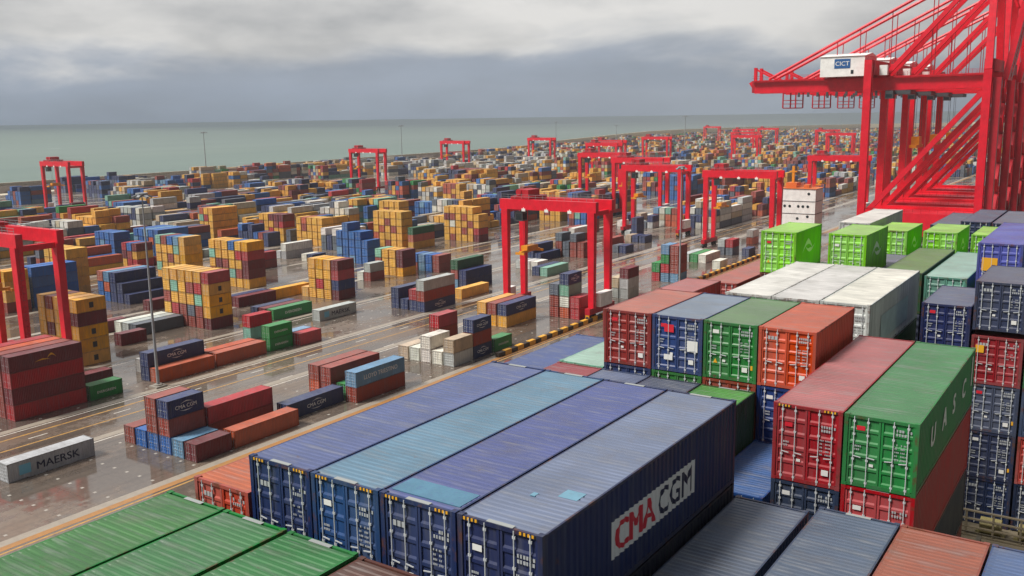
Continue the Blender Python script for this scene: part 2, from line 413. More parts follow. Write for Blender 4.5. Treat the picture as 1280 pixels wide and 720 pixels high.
def container(x, y, z, L, H, col, label, lod, roofcol=None, hazard=False, rz=0.0, header=False):
    """x = centre, y = door end, z = underside"""
    d = cmesh(L, H); N_IND[0] += 1
    frc = tuple(c * .8 for c in col[:3]) + (1.,)
    if lod == 2:
        o = put('shipping_container', d['whole'], None, (x, y, z), col); tag(o, label, 'shipping container', GROUP); return o
    r = empty('shipping_container', (x, y, z), rz); tag(r, label, 'shipping container', GROUP)
    put('frame', d['frame'], r, col=frc); put('roof', d['roof'], r, col=roofcol or sheen_fade(col, .10))
    if lod == 0:
        put('side_wall', d['side_l'], r, col=col); put('side_wall', d['side_r'], r, col=col); put('end_wall', d['end'], r, col=col)
        for k, nm in enumerate(('door_l', 'door_r')):
            dd = put('door', d[nm][rc.randrange(6)], r, col=col)
            for j in (0, 1): put('lock_rod', d['rods'][2 * k + j], dd)
        if hazard:
            put('height_stripe', d['stripes'], r); put('height_stripe', d['stripes'], r, (1.62, 0, 0))
        if header:
            for yy in (-.003, L - .22):
                mb = MB(); mb.box(-.38, .38, yy + .03, yy + .17, H - .008, H + .004); build('header_plate', mb, M_PLATE, r)
    else:
        put('body', d['body'], r, col=col)
        put('door', d['doorrod_l'], r, col=col); put('door', d['doorrod_r'], r, col=col)
    return r
def lettering(root, mb, m, name='lettering'):
    return build(name, mb, m, root)
SX = W2 + .004
def side_text(root, s, h, y0, z0, m, squeeze=1.0, bold=.012):
    lettering(root, to_side(text_mb(s, h, squeeze, bold), SX, y0, z0), m)
def conform(mb, L, lift):
    """cut flat lettering at every fold of the corrugation and lay it onto the wall"""
    import bmesh
    bm = bmesh.new(); vv = [bm.verts.new((a, b, c)) for a, b, c in mb.v]
    for f in mb.f:
        try: bm.faces.new([vv[k] for k in f])
        except ValueError: pass
    bmesh.ops.triangulate(bm, faces=bm.faces[:]); pr = prof(L); ys = [v[1] for v in mb.v]
    for y, _ in pr:
        if min(ys) < y < max(ys):
            bmesh.ops.bisect_plane(bm, geom=bm.verts[:] + bm.edges[:] + bm.faces[:], plane_co=(0, y, 0), plane_no=(0, 1, 0))
    px = [p[0] for p in pr]; pd = [p[1] for p in pr]
    for v in bm.verts: v.co.x = W2 - .012 - float(np.interp(v.co.y, px, pd)) + lift + v.co.x
    o = MB(); bm.verts.index_update()
    o.v = [tuple(v.co) for v in bm.verts]; o.f = [tuple(v.index for v in f.verts) for f in bm.faces]; o.m = [0] * len(o.f); bm.free()
    return o
def arc_mb(y0, y1, z, sag, t, x):
    mb = MB(); n = 10
    for i in range(n):
        a, b = i / n, (i + 1) / n
        f = lambda u: z + sag * (1 - (2 * u - 1) ** 2); g_ = lambda u: t * (1 - abs(2 * u - 1)) + .01
        mb.quad((x, y0 + (y1 - y0) * a, f(a)), (x, y0 + (y1 - y0) * b, f(b)), (x, y0 + (y1 - y0) * b, f(b) + g_(b)), (x, y0 + (y1 - y0) * a, f(a) + g_(a)))
    return mb
def logo(root, kind, L, H):
    if kind == 'cma':
        k = L / L40; h = .62 if L > 7 else .55; t = text_mb("CMA CGM", h, 1.0, .012); wd = text_w(t); y0 = L / 2 - wd / 2; mb = to_side(t, SX, y0, H / 2 - h / 2)
        mb.add(arc_mb(y0 + wd * .25, y0 + wd * .85, H / 2 + h * .75, .22, .12, SX)); mb.add(arc_mb(y0 + wd * .2, y0 + wd * .8, H / 2 - h * .85, -.22, .12, SX))
        lettering(root, mb, M_WHITE)
    elif kind == 'maersk':
        t = text_mb("MAERSK", 1.05, 1.12, .02); lettering(root, to_side(t, SX, 3.9, .72), M_NAVD)
        mb = MB(); mb.quad((SX, 1.5, .65), (SX, 3.1, .65), (SX, 3.1, 2.0), (SX, 1.5, 2.0)); build('star_panel', mb, M_SKYB, root)
    elif kind == 'msc':
        mb = MB(); mb.quad((SX, L / 2 - .45, .75), (SX, L / 2 + .45, .75), (SX, L / 2 + .45, 1.85), (SX, L / 2 - .45, 1.85)); build('emblem', mb, M_BLACK, root)
    elif kind == 'ever':
        h = .62 if L > 7 else .42; t = text_mb("EVERGREEN", h, 1.1, .01); lettering(root, to_side(t, SX, L / 2 - text_w(t) / 2, 1.0), M_WHITE)
    elif kind == 'lloyd':
        t = text_mb("LLOYD TRIESTINO", .75, .95, .012); lettering(root, to_side(t, SX, L / 2 - text_w(t) / 2, 1.0), M_WHITE)
    elif kind == 'uasc':
        for i, ch in enumerate("UASC"): lettering(root, to_side(text_mb(ch, .82, 1.05, .06), SX, 2.3 + 2.25 * i, 1.02), M_WHITE)
        mb = MB(); mb.quad((SX, 11.35, 1.05), (SX, 11.62, 1.05), (SX, 11.62, 2.35), (SX, 11.35, 2.35)); lettering(root, mb, M_WHITE)
    elif kind == 'bird':
        mb = arc_mb(L / 2, L / 2 + 1.6, 1.1, .5, .35, SX); mb.add(arc_mb(L / 2 - 2.0, L / 2 + .6, .95, .12, .22, SX)); build('emblem', mb, M_YEL, root)
for ch in "UASC": text_mb(ch, 1, 1, .03)

# ------------------------------------------------------------------ the setting: land, road lines, sea
SEA_Z = -3.2
QUAY_X = -17.0
COAST = [(-648, -900), (-646, 320), (-650, 480), (-672, 600), (-688, 850), (-700, 1050), (-752, 1240), (-800, 1560), (-832, 1890), (-784, 2200), (-610, 2560), (-380, 2760), (-17, 2850)]
def ground_mat():
    m = mat('wet_yard_paving', None, .3); t = NT(m); geo = t.n('ShaderNodeNewGeometry'); P = geo.outputs['Position']
    big = t.noise(.018, 5, .6, P); mid = t.noise(.11, 6, .62, t.mapping(P, (1, .45, 1))); fine = t.noise(1.6, 5, .6, P)
    c = t.mix(t.mr(big.outputs['Fac'], .35, .65), lin(92, 82, 76), lin(140, 128, 114))
    c = t.mix(t.mr(mid.outputs['Fac'], .42, .68, 0, .7), c, lin(120, 98, 80))
    c = t.mix(t.mr(fine.outputs['Fac'], .4, .75, 0, .35), c, lin(64, 58, 54))
    trk = t.noise(.55, 3, .6, t.mapping(P, (1, .012, 1)))      # tyre tracks along the lanes
    c = t.mix(t.mr(trk.outputs['Fac'], .52, .66, 0, .42), c, lin(58, 52, 48))
    oil = t.noise(.35, 6, .7, t.mapping(P, (1, 1, 1), (31, 7, 0))); c = t.mix(t.mr(oil.outputs['Fac'], .64, .74, 0, .5), c, lin(46, 42, 40))
    brk = t.noise(.7, 5, .65, P); pud = t.mr(t.math('ADD', t.math('MULTIPLY', mid.outputs['Fac'], .72), t.math('MULTIPLY', brk.outputs['Fac'], .28)), .48, .57, 1, 0, True)       # wet film where the paving lies low
    c = t.mix(t.math('MULTIPLY', pud, .35), c, lin(70, 62, 58))
    # concrete joints every few metres
    br = t.n('ShaderNodeTexBrick'); br.inputs['Scale'].default_value = .16; br.inputs['Mortar Size'].default_value = .006; br.offset = 0; br.inputs['Brick Width'].default_value = 1.0; br.inputs['Row Height'].default_value = 1.0
    br.inputs['Color1'].default_value = (1, 1, 1, 1); br.inputs['Color2'].default_value = (.9, .9, .9, 1); br.inputs['Mortar'].default_value = (.45, .45, .45, 1); t.l(P, br.inputs['Vector'])
    c = t.mix(.55, c, br.outputs['Color'], 'MULTIPLY')
    t.l(c, t.b.inputs['Base Color'])
    r = t.mix(pud, (.36, .36, .36, 1), (.05, .05, .05, 1)); r = t.mix(t.mr(fine.outputs['Fac'], .4, .8, 0, .2), r, (.5, .5, .5, 1)); t.b.inputs['Specular IOR Level'].default_value = .75
    t.l(r, t.b.inputs['Roughness'])
    bp = t.n('ShaderNodeBump'); bp.inputs['Strength'].default_value = .25; bp.inputs['Distance'].default_value = .01
    t.l(t.math('MULTIPLY', fine.outputs['Fac'], t.math('SUBTRACT', 1.0, pud)), bp.inputs['Height']); t.l(bp.outputs[0], t.b.inputs['Normal'])
    return m
M_GROUND = ground_mat()
mb = MB(); pts = [(QUAY_X, 2850)] + [(QUAY_X, -900)] + COAST[:-1]
top = [(x, y, 0) for x, y in pts]; bot = [(x, y, SEA_Z - 4) for x, y in pts]; n_ = len(pts)
mb.v = top + bot; mb.f = [tuple(range(n_ - 1, -1, -1))] + [(i, (i + 1) % n_, n_ + (i + 1) % n_, n_ + i) for i in range(n_)]; mb.m = [0] + [1] * n_
g_ = build('ground', mb, [M_GROUND, M_CONC]); tag(g_, kind='structure')
def sea_mat():
    m = mat('sea_water', None, .5); t = NT(m); geo = t.n('ShaderNodeNewGeometry'); P = geo.outputs['Position']
    sep = t.n('ShaderNodeSeparateXYZ'); t.l(P, sep.inputs[0])
    shore = t.mr(t.math('ADD', sep.outputs['X'], t.math('MULTIPLY', sep.outputs['Y'], .35)), -3400, 900)   # silty shallows off the near shore
    pat = t.noise(.0011, 6, .6, t.mapping(P, (1, .25, 1)))
    far = t.mr(sep.outputs['Y'], 900, 5600)
    c = t.mix(far, lin(106, 124, 114), lin(44, 64, 76))
    c = t.mix(t.mr(pat.outputs['Fac'], .42, .66, 0, .35), c, lin(100, 120, 116))
    foam = t.noise(.02, 8, .7, t.mapping(P, (1, .3, 1)))
    c = t.mix(t.mr(foam.outputs['Fac'], .66, .72, 0, .6), c, lin(216, 220, 216))
    sw = t.noise(.006, 6, .65, t.mapping(P, (1, .22, 1))); c = t.mix(t.mr(sw.outputs['Fac'], .45, .65, 0, .35), c, lin(84, 104, 102))
    t.l(c, t.b.inputs['Base Color']); t.b.inputs['Specular IOR Level'].default_value = .18
    w1 = t.noise(.12, 6, .6, t.mapping(P, (1, .5, 1))); bp = t.n('ShaderNodeBump'); bp.inputs['Strength'].default_value = .7; bp.inputs['Distance'].default_value = .8
    t.l(w1.outputs['Fac'], bp.inputs['Height']); t.l(bp.outputs[0], t.b.inputs['Normal'])
    return m
mb = MB(); S_ = 60000.0
mb.quad((-S_, -S_, SEA_Z), (S_, -S_, SEA_Z), (S_, S_, SEA_Z), (-S_, S_, SEA_Z))
tag(build('sea', mb, sea_mat()), kind='structure')

def line_mat(name, col, keep=.55):
    m = mat(name, None, .45); t = NT(m); geo = t.n('ShaderNodeNewGeometry'); n = t.noise(.9, 6, .65, geo.outputs['Position'])
    t.l(t.mix(t.mr(n.outputs['Fac'], .42, .68, 0, 1 - keep), col, lin(110, 98, 88)), t.b.inputs['Base Color']); return m
M_LY = line_mat('worn_yellow_line', lin(190, 144, 72), .36); M_LW = line_mat('worn_white_line', lin(214, 208, 196)); M_LO = line_mat('worn_orange_strip', lin(172, 122, 66), .6)
M_RUN = line_mat('runway_concrete', lin(158, 148, 134), .75)
RIGHT = [-93.4, -131.5, -155.0, -193.5, -217.0, -255.5, -279.0, -317.5, -341.0, -379.5, -403.0, -441.5, -465.0, -503.5, -527.0, -565.5, -589.0, -627.5, -651.0, -689.5, -713.0, -751.5]   # right edges of the yard's rows of stacks
mb = MB(); Y0, Y1 = -60, 2400
def strip(x, wd, z, m, y0=Y0, y1=Y1): mb.quad((x - wd / 2, y0, z), (x + wd / 2, y0, z), (x + wd / 2, y1, z), (x - wd / 2, y1, z), m)
runs = []
for x in RIGHT[:17]:   # the wheel runways of the yard gantries
    for dx in (2.2, -21.3):
        if all(abs(x + dx - q) > 2.2 for q in runs): runs.append(x + dx); strip(x + dx, 1.5, .004, 3)
strip(-90.0, 1.1, .008, 2); strip(-88.8, .35, .008, 0)
for x, wd, k in ((-113.4, .3, 1), (-121.0, .35, 0), (-125.6, .4, 0), (-128.0, .3, 1), (-150.6, .25, 1), (-175.4, .25, 1), (-180.0, .4, 0), (-186.5, .4, 0), (-190.6, .3, 1), (-80.0, .4, 0), (-60.0, .3, 1), (-52.0, .5, 0), (-24.0, .5, 0)):
    strip(x, wd, .008, k)
for j in range(5, 17, 2):
    for dx, k in ((4, 1), (9, 0), (15, 0)): strip(RIGHT[j] + dx, .4, .008, k)
# corner pads and dashes that mark the slots on the ground
for x in RIGHT[:2]:
    for c in range(7):
        for b in range(30):
            yy = 20 + 6.4 * b; xx = x + .2 - 2.8 * c
            mb.quad((xx - .22, yy - .3, .008), (xx + .22, yy - .3, .008), (xx + .22, yy + .1, .008), (xx - .22, yy + .1, .008), 4)
rng = random.Random(4)
for b in range(90):
    y = 10 + 14 * b
    for x in (-115.5, -123.4): mb.quad((x - .12, y, .008), (x + .12, y, .008), (x + .12, y + 3, .008), (x - .12, y + 3, .008), 1)
tag(build('road_markings', mb, [M_LY, M_LW, M_LO, M_RUN, line_mat('worn_slot_mark', lin(172, 166, 156), .7)]), kind='structure')

# pale service road inside the sea wall
mb = MB()
for (xa, ya), (xb, yb) in zip(COAST[:-1], COAST[1:]):
    l = math.hypot(xb - xa, yb - ya); nx, ny = (yb - ya) / l, -(xb - xa) / l
    mb.quad((xa + nx * 17, ya + ny * 17, .012), (xa + nx * 31, ya + ny * 31, .012), (xb + nx * 31, yb + ny * 31, .012), (xb + nx * 17, yb + ny * 17, .012))
tag(build('coast_road', mb, weathered('pale_road', lin(196, 186, 164), .7, .3)), kind='structure')

# striped kerb barrier along the quay side of the yard
root = tag(empty('kerb_barrier', (-90.6, 127, 0)), 'long low yellow and black striped barrier between quay and container yard', 'barrier')
mb = MB()
for k in range(82):
    mb.box(-.45, .45, 2.2 * k, 2.2 * k + 2.17, 0, .95 if k % 2 else .85, k % 2)
build('barrier_wall', mb, [weathered('barrier_black', lin(52, 42, 34), .6), weathered('barrier_yellow', lin(226, 168, 52), .5)], root)

# sea wall: rock mound with a pale parapet on it
root = tag(empty('sea_wall', (-648, -900, 0)), 'long brown rock sea wall with a pale parapet between yard and sea', 'sea wall')
mb = MB(); rr = random.Random(11); rows = []
seg = []
for (xa, ya), (xb, yb) in zip(COAST, COAST[1:]):
    n = max(2, int(math.hypot(xb - xa, yb - ya) / 7))
    for i in range(n): seg.append((xa + (xb - xa) * i / n, ya + (yb - ya) * i / n, xb - xa, yb - ya))
for x, y, dx, dy in seg:
    l = math.hypot(dx, dy); nx, ny = dy / l, -dx / l        # towards the land
    row = []
    for off, h in ((16, .02), (12, 2.2), (8, 3.6), (5, 4.0), (1, 3.6), (-5, .5), (-12, -5)):
        j = 1.1 if 1 < off < 16 else .5
        row.append((x + nx * (off + rr.uniform(-j, j)) + 648, y + ny * (off + rr.uniform(-j, j)) + 900, h + (rr.uniform(-1.1, 1.1) if off < 16 else 0)))
    rows.append(row)
for a, b in zip(rows, rows[1:]):
    for i in range(6): mb.quad(a[i], a[i + 1], b[i + 1], b[i])
build('rock_mound', mb, M_ROCK, root)
mb = MB()
for (x, y, dx, dy), (x2, y2, _, _) in zip(seg, seg[1:]):
    l = math.hypot(dx, dy); nx, ny = dy / l, -dx / l; hh = 4.2 * min(1, max(0, (y - 1000) / 700))
    mb.beam((x - nx * 1 + 648, y - ny * 1 + 900, 4.6 + hh), (x2 - nx * 1 + 648, y2 - ny * 1 + 900, 4.6 + hh), 1.2 + hh * .4, 3.0 + 2 * hh)
build('parapet', mb, weathered('parapet_concrete', lin(232, 222, 198), .7, .15), root)

# ------------------------------------------------------------------ the ship
DECK_Z = 24.0
root = tag(empty('container_ship', (4, 40, SEA_Z)), 'dark blue hulled container ship under the nearest stacked containers', 'ship')
mb = MB(); prof_ = [(-80, 1), (120, 1), (165, .75), (196, .05)]
L_ = [(-19.5 * k, y) for y, k in prof_]; R__ = [(20.5 * k, y) for y, k in prof_][::-1]
o_ = L_ + R__; nn = len(o_)
mb.v = [(x, y, -6) for x, y in o_] + [(x, y, DECK_Z - SEA_Z - 2.5) for x, y in o_]
mb.f = [tuple(range(nn - 1, -1, -1)), tuple(range(nn, 2 * nn))] + [((i + 1) % nn, i, nn + i, nn + (i + 1) % nn) for i in range(nn)]; mb.m = [0] * len(mb.f)
build('hull', mb, M_HULL, root)
for k, u0 in enumerate((-13.2, .0, 15.0, 30.2, 45.4, 60.6, 75.8)):
    mb = MB(); mb.box(-18.6, 19.6, u0 - 40 - .2, u0 - 40 + 12.5, DECK_Z - SEA_Z - 2.5, DECK_Z - SEA_Z - .02); build('hatch_cover', mb, M_DECK, root)
for u0 in (13.8, 28.9, 43.9, 59.2, 74.4):      # lashing bridges between the bays
    mb = MB(); z0 = DECK_Z - SEA_Z - 2.5
    for xx in np.arange(-18.5, 19.6, 2.53): mb.box(xx - .1, xx + .1, u0 - 40 - .35, u0 - 40 + .35, z0, z0 + 4.9)
    for zz in (z0 + .9, z0 + 2.4, z0 + 3.9): mb.box(-18.7, 19.7, u0 - 40 - .45, u0 - 40 + .45, zz, zz + .16)
    for zz in (z0 + 4.9,): mb.box(-18.7, 19.7, u0 - 40 - .5, u0 - 40 - .44, zz, zz + .06); mb.box(-18.7, 19.7, u0 - 40 + .44, u0 - 40 + .5, zz, zz + .06)
    build('lashing_bridge', mb, M_DECK, root)

z0 = DECK_Z - SEA_Z - 2.5     # the lashing platform in front of the tall stack, with its winches and a red capped post
mb = MB()
for xx in np.arange(0.5, 19.6, 1.27): mb.box(xx - .05, xx + .05, 34.6 - 40, 34.7 - 40, z0, z0 + 3.9)
for zz in (z0 + 1.0, z0 + 2.5, z0 + 2.95, z0 + 3.4, z0 + 3.85): mb.box(.3, 19.7, 34.58 - 40, 34.72 - 40, zz, zz + .07)
mb.box(.3, 19.7, 34.75 - 40, 36.1 - 40, z0 + 2.3, z0 + 2.42); build('lashing_platform', mb, M_DECK, root)
for xx in (1.6, 3.4, 7.0):
    mb = MB(); mb.tube((xx - .5, 35.3 - 40, z0 + 2.95), (xx + .5, 35.3 - 40, z0 + 2.95), .45, 12); mb.box(xx - .7, xx + .7, 35.0 - 40, 35.7 - 40, z0 + 2.42, z0 + 2.6); build('winch', mb, weathered('winch_olive', lin(150, 140, 92), .6, .6, (96, 62, 40), 2.0), root)
mb = MB(); mb.tube((5.0, 34.3 - 40, z0), (5.0, 34.3 - 40, z0 + 4.3), .16, 10); build('vent_post', mb, M_DECK, root)
mb = MB(); mb.tube((5.0, 34.3 - 40, z0 + 4.3), (5.0, 34.3 - 40, z0 + 5.1), .24, 10); build('vent_cap', mb, M_REDD, root)

# ------------------------------------------------------------------ containers on the ship
ZR = 36.63
#  right edge, U, length, top (below/above the four blue roofs), height, side colour, roof colour, label, extras
def C_(r, g, b): return lin(r, g, b)
NAVY = C_(34, 52, 98); GRN = C_(30, 128, 56)
SHIP = [
 (-10.2, -12.95, 40, -1.4, HC, GRN, C_(62, 107, 60), 'green roofed container nearest the yard in the front row', 'hd'),
 (-7.65, -12.95, 40, -1.4, HC, GRN, C_(52, 106, 60), 'middle green roofed container in the front row', 'hd'),
 (-5.05, -12.95, 40, -1.4, HC, GRN, C_(47, 108, 57), 'green roofed container beside the brown roof in the front row', 'hd'),
 (-2.5, -12.95, 40, -1.45, HC, C_(98, 60, 52), C_(88, 63, 56), 'rusty brown roofed container in front of the blue doors', ''),
 (-10.1, 0, 40, -1.2, HS, C_(184, 72, 54), C_(171, 98, 73), 'orange container beside the leftmost blue doors', ''),
 (-7.5, 0, 40, 0, HC, NAVY, C_(84, 94, 132), 'blue container with violet roof, nearest the yard of four', 'hdz'),
 (-5.0, 0, 40, 0, HC, C_(40, 72, 120), C_(86, 122, 145), 'blue container with pale turquoise roof, second of four', 'hdz'),
 (-2.5, 0, 40, 0, HC, NAVY, C_(80, 88, 131), 'blue container with violet roof, third of four', 'hdzp'),
 (0.0, 0, 40, 0, HC, C_(30, 42, 86), C_(98, 110, 136), 'navy container with white sign of red and navy letters', 'hdzSq'),
 (0.0, 0, 40, -2.92, HS, C_(30, 34, 50), None, 'dark navy container under the one with the white sign', ''),
 (2.55, 0, 40, -3.35, HS, C_(60, 72, 96), C_(83, 93, 110), 'slate container roof just right of the white sign', 'd'),
 (5.35, 0, 40, -3.1, HS, C_(60, 72, 96), C_(80, 91, 108), 'slate container roof left of the orange brown roof', 'hd'),
 (7.85, 0, 40, -3.1, HS, C_(150, 74, 56), C_(143, 84, 67), 'orange brown container roof at the bottom right', 'd'),
 (10.35, 0, 40, -3.1, HS, C_(58, 82, 130), C_(75, 94, 130), 'blue container roof right of the orange brown roof', ''),
 (-12.5, 15.2, 40, -2.6, HS, C_(54, 80, 140), C_(77, 90, 132), 'low blue container at the ship side behind the violet roof', ''),
 (-10.0, 15.2, 20, -2.45, HS, C_(150, 44, 56), C_(131, 65, 70), 'pinkish red roofed short container behind the turquoise roof', ''),
 (-7.5, 15.2, 20, -2.45, HS, C_(70, 84, 118), C_(94, 103, 126), 'slate roofed short container in front of the rust red doors', ''),
 (-5.0, 15.2, 20, -2.45, HS, C_(56, 64, 88), C_(76, 83, 103), 'darker slate roofed short container before the blue doors', ''),
 (-2.5, 15.2, 20, -2.45, HS, C_(30, 84, 42), C_(69, 131, 54), 'bright green roofed short container behind the white sign', 'h'),
 (0.0, 15.2, 20, -4.6, HS, C_(50, 84, 144), C_(67, 94, 140), 'low blue roof in the gap beside the maroon doors', ''),
 (-10.0, 21.3, 20, -2.4, HS, C_(120, 176, 150), C_(148, 175, 162), 'pale mint roofed short container left of the rust red doors', ''),
 (-7.5, 21.3, 20, .46, HS, C_(140, 50, 46), C_(160, 89, 73), 'rust red container, leftmost in the row of four doors', 'd'),
 (-5.0, 21.3, 20, .46, HS, C_(44, 66, 118), C_(112, 124, 140), 'blue container with grey roof, second in the row of four', 'dr'),
 (-2.5, 21.3, 20, .46, HS, C_(46, 122, 58), C_(94, 122, 84), 'green container, third in the row of four doors', 'd'),
 (0.0, 21.3, 20, .46, HS, C_(206, 82, 50), C_(171, 91, 70), 'orange container at the right end of the row of four', 'd'),
 (-7.5, 21.3, 20, -2.15, HS, NAVY, None, 'navy container below the rust red doors', ''),
 (-5.0, 21.3, 20, -2.15, HS, C_(58, 122, 60), None, 'green container below the blue doors', ''),
 (-2.5, 21.3, 20, -2.15, HS, C_(150, 66, 50), None, 'rust container below the green doors in the row of four', ''),
 (0.0, 21.3, 20, -2.15, HS, C_(44, 64, 120), None, 'navy doors below the orange container', 'd'),
 (2.7, 15.3, 40, -.85, HC, C_(164, 38, 46), C_(154, 84, 84), 'red container beside the large green one, pinkish roof', 'dz'),
 (5.2, 15.3, 40, -.85, HS, C_(38, 132, 64), C_(73, 116, 80), 'large green container with white spaced letters on its side', 'du'),
 (2.7, 15.3, 40, -3.76, HS, C_(52, 64, 88), None, 'dark slate container under the red one with pinkish roof', 'd'),
 (5.2, 15.3, 40, -3.46, HC, C_(182, 34, 42), None, 'bright red container under the large green one', 'dh'),
 (5.2, 15.3, 40, -6.37, HS, C_(40, 50, 66), None, 'dark navy container third down below the large green one', ''),
 (-12.5, 30.4, 40, -1.7, HS, C_(160, 60, 60), C_(162, 88, 85), 'long pinkish red roof left of the white roofs', ''),
 (-12.5, 45.6, 40, -2.4, HS, C_(160, 64, 60), C_(158, 93, 85), 'dull red roof by the lime green container', ''),
 (-10.0, 30.4, 40, -2.6, HS, C_(120, 60, 60), C_(132, 87, 84), 'brown red roof low beside the white roofs', ''),
 (-5.0, 30.4, 40, 0, HC, C_(220, 220, 214), C_(201, 199, 193), 'white refrigerated container, leftmost of three white roofs', ''),
 (-2.5, 30.4, 40, 0, HC, C_(212, 212, 208), C_(187, 185, 182), 'white refrigerated container, middle of three white roofs', ''),
 (0.0, 30.4, 40, 0, HC, C_(206, 212, 208), C_(203, 201, 191), 'white refrigerated container with rusty end, right of three', 'w'),
 (0.0, 30.4, 40, -2.92, HS, C_(50, 96, 58), None, 'dark green container under the rusty ended white one', ''),
 (3.75, 36.4, 20, -.75, HS, C_(36, 46, 92), C_(87, 93, 113), 'navy container behind the far end of the green roof', 'd'),
 (6.3, 36.4, 20, .65, HS, C_(56, 64, 90), C_(88, 90, 105), 'navy grey doors on top of the tall stack', 'd'),
 (6.3, 36.4, 20, -2.25, HS, C_(150, 50, 56), None, 'red doors second in the tall stack with yellow sign', 'dY'),
 (6.3, 36.4, 20, -4.85, HS, C_(78, 86, 108), None, 'slate grey doors in the middle of the tall stack', 'd'),
 (6.3, 36.4, 20, -7.45, HS, C_(40, 50, 82), None, 'navy doors fourth down in the tall stack', 'd'),
 (6.3, 36.4, 20, -10.05, HS, C_(32, 46, 80), None, 'lowest navy doors of the tall stack by the lashing bridge', 'd'),
 (8.85, 36.4, 20, .5, HS, C_(52, 66, 92), None, 'navy container beside the tall stack top', ''),
 (8.85, 36.4, 20, -2.2, HS, C_(46, 124, 66), None, 'green container right of the red doors in the tall stack', 'd'),
 (8.85, 36.4, 20, -4.8, HS, C_(66, 82, 114), None, 'slate container right of the slate grey doors', 'd'),
 (8.85, 36.4, 20, -7.4, HS, C_(176, 66, 58), None, 'light red container right of the fourth doors', 'd'),
 (8.85, 36.4, 20, -10.0, HS, C_(38, 50, 76), None, 'dark navy container right of the lowest navy doors', 'd'),
 (-.4, 45.6, 40, -.67, HS, C_(38, 82, 48), C_(95, 120, 65), 'dark green container with white letters behind the white roofs', 'du'),
 (-2.95, 45.6, 40, -1.3, HS, C_(84, 84, 106), C_(106, 103, 119), 'greyish violet roof left of the dark green container', ''),
 (2.2, 45.6, 40, -.8, HS, C_(96, 152, 134), C_(138, 164, 152), 'mint roofed container right of the dark green one', ''),
 (5.1, 45.6, 40, 1.5, HC, C_(64, 74, 168), C_(95, 97, 154), 'violet blue container with a yellow mark on its door', 'y'),
 (-8.55, 46.0, 20, 1.42, HC, C_(134, 212, 52), C_(143, 183, 90), 'lime green container nearest the yard', 'l'),
 (-3.95, 46.0, 20, 1.5, HC, C_(134, 212, 52), C_(140, 181, 87), 'lime green container behind the middle white roof', 'l'),
 (-8.55, 46.0, 20, -1.5, HS, C_(120, 64, 58), None, 'brown red container under the lime one nearest the yard', ''),
 (-6.0, 46.0, 20, -1.4, HS, C_(206, 206, 200), None, 'white container between and below the two large lime ones', ''),
 (-4.35, 60.8, 20, .15, HC, C_(134, 212, 52), C_(143, 181, 85), 'small lime green container half hidden by a larger one', 'l'),
 (-.75, 60.8, 20, .2, HC, C_(134, 212, 52), C_(140, 179, 87), 'lime green container behind the dark green roof', 'l'),
 (2.65, 60.8, 20, .15, HC, C_(134, 212, 52), C_(143, 181, 85), 'lime green container furthest right of the five', 'l'),
 (-7.2, 60.8, 40, .62, HC, C_(208, 208, 204), C_(201, 197, 191), 'white container roof behind the second lime green one', ''),
 (-2.9, 76.0, 40, -.95, HS, C_(50, 62, 92), C_(87, 90, 105), 'slate roof between the third and fourth lime containers', ''),
 (-.35, 76.0, 40, -.5, HS, C_(50, 62, 92), C_(83, 86, 103), 'slate roof below the red portal beams', ''),
 (2.2, 76.0, 40, -.55, HS, C_(62, 72, 104), C_(96, 99, 114), 'greyer roof left of the fifth lime container', ''),
 (4.75, 76.0, 40, -.6, HS, C_(150, 84, 66), C_(163, 109, 89), 'pale orange roof behind the fifth lime container', ''),
 (7.3, 76.0, 40, -.7, HS, C_(58, 66, 92), C_(87, 90, 106), 'dark slate roof at the far right of the ship', ''),
]
HIDDEN = []       # (x, y, z, L, H, colour) of the containers nobody can single out
floor_of = {}
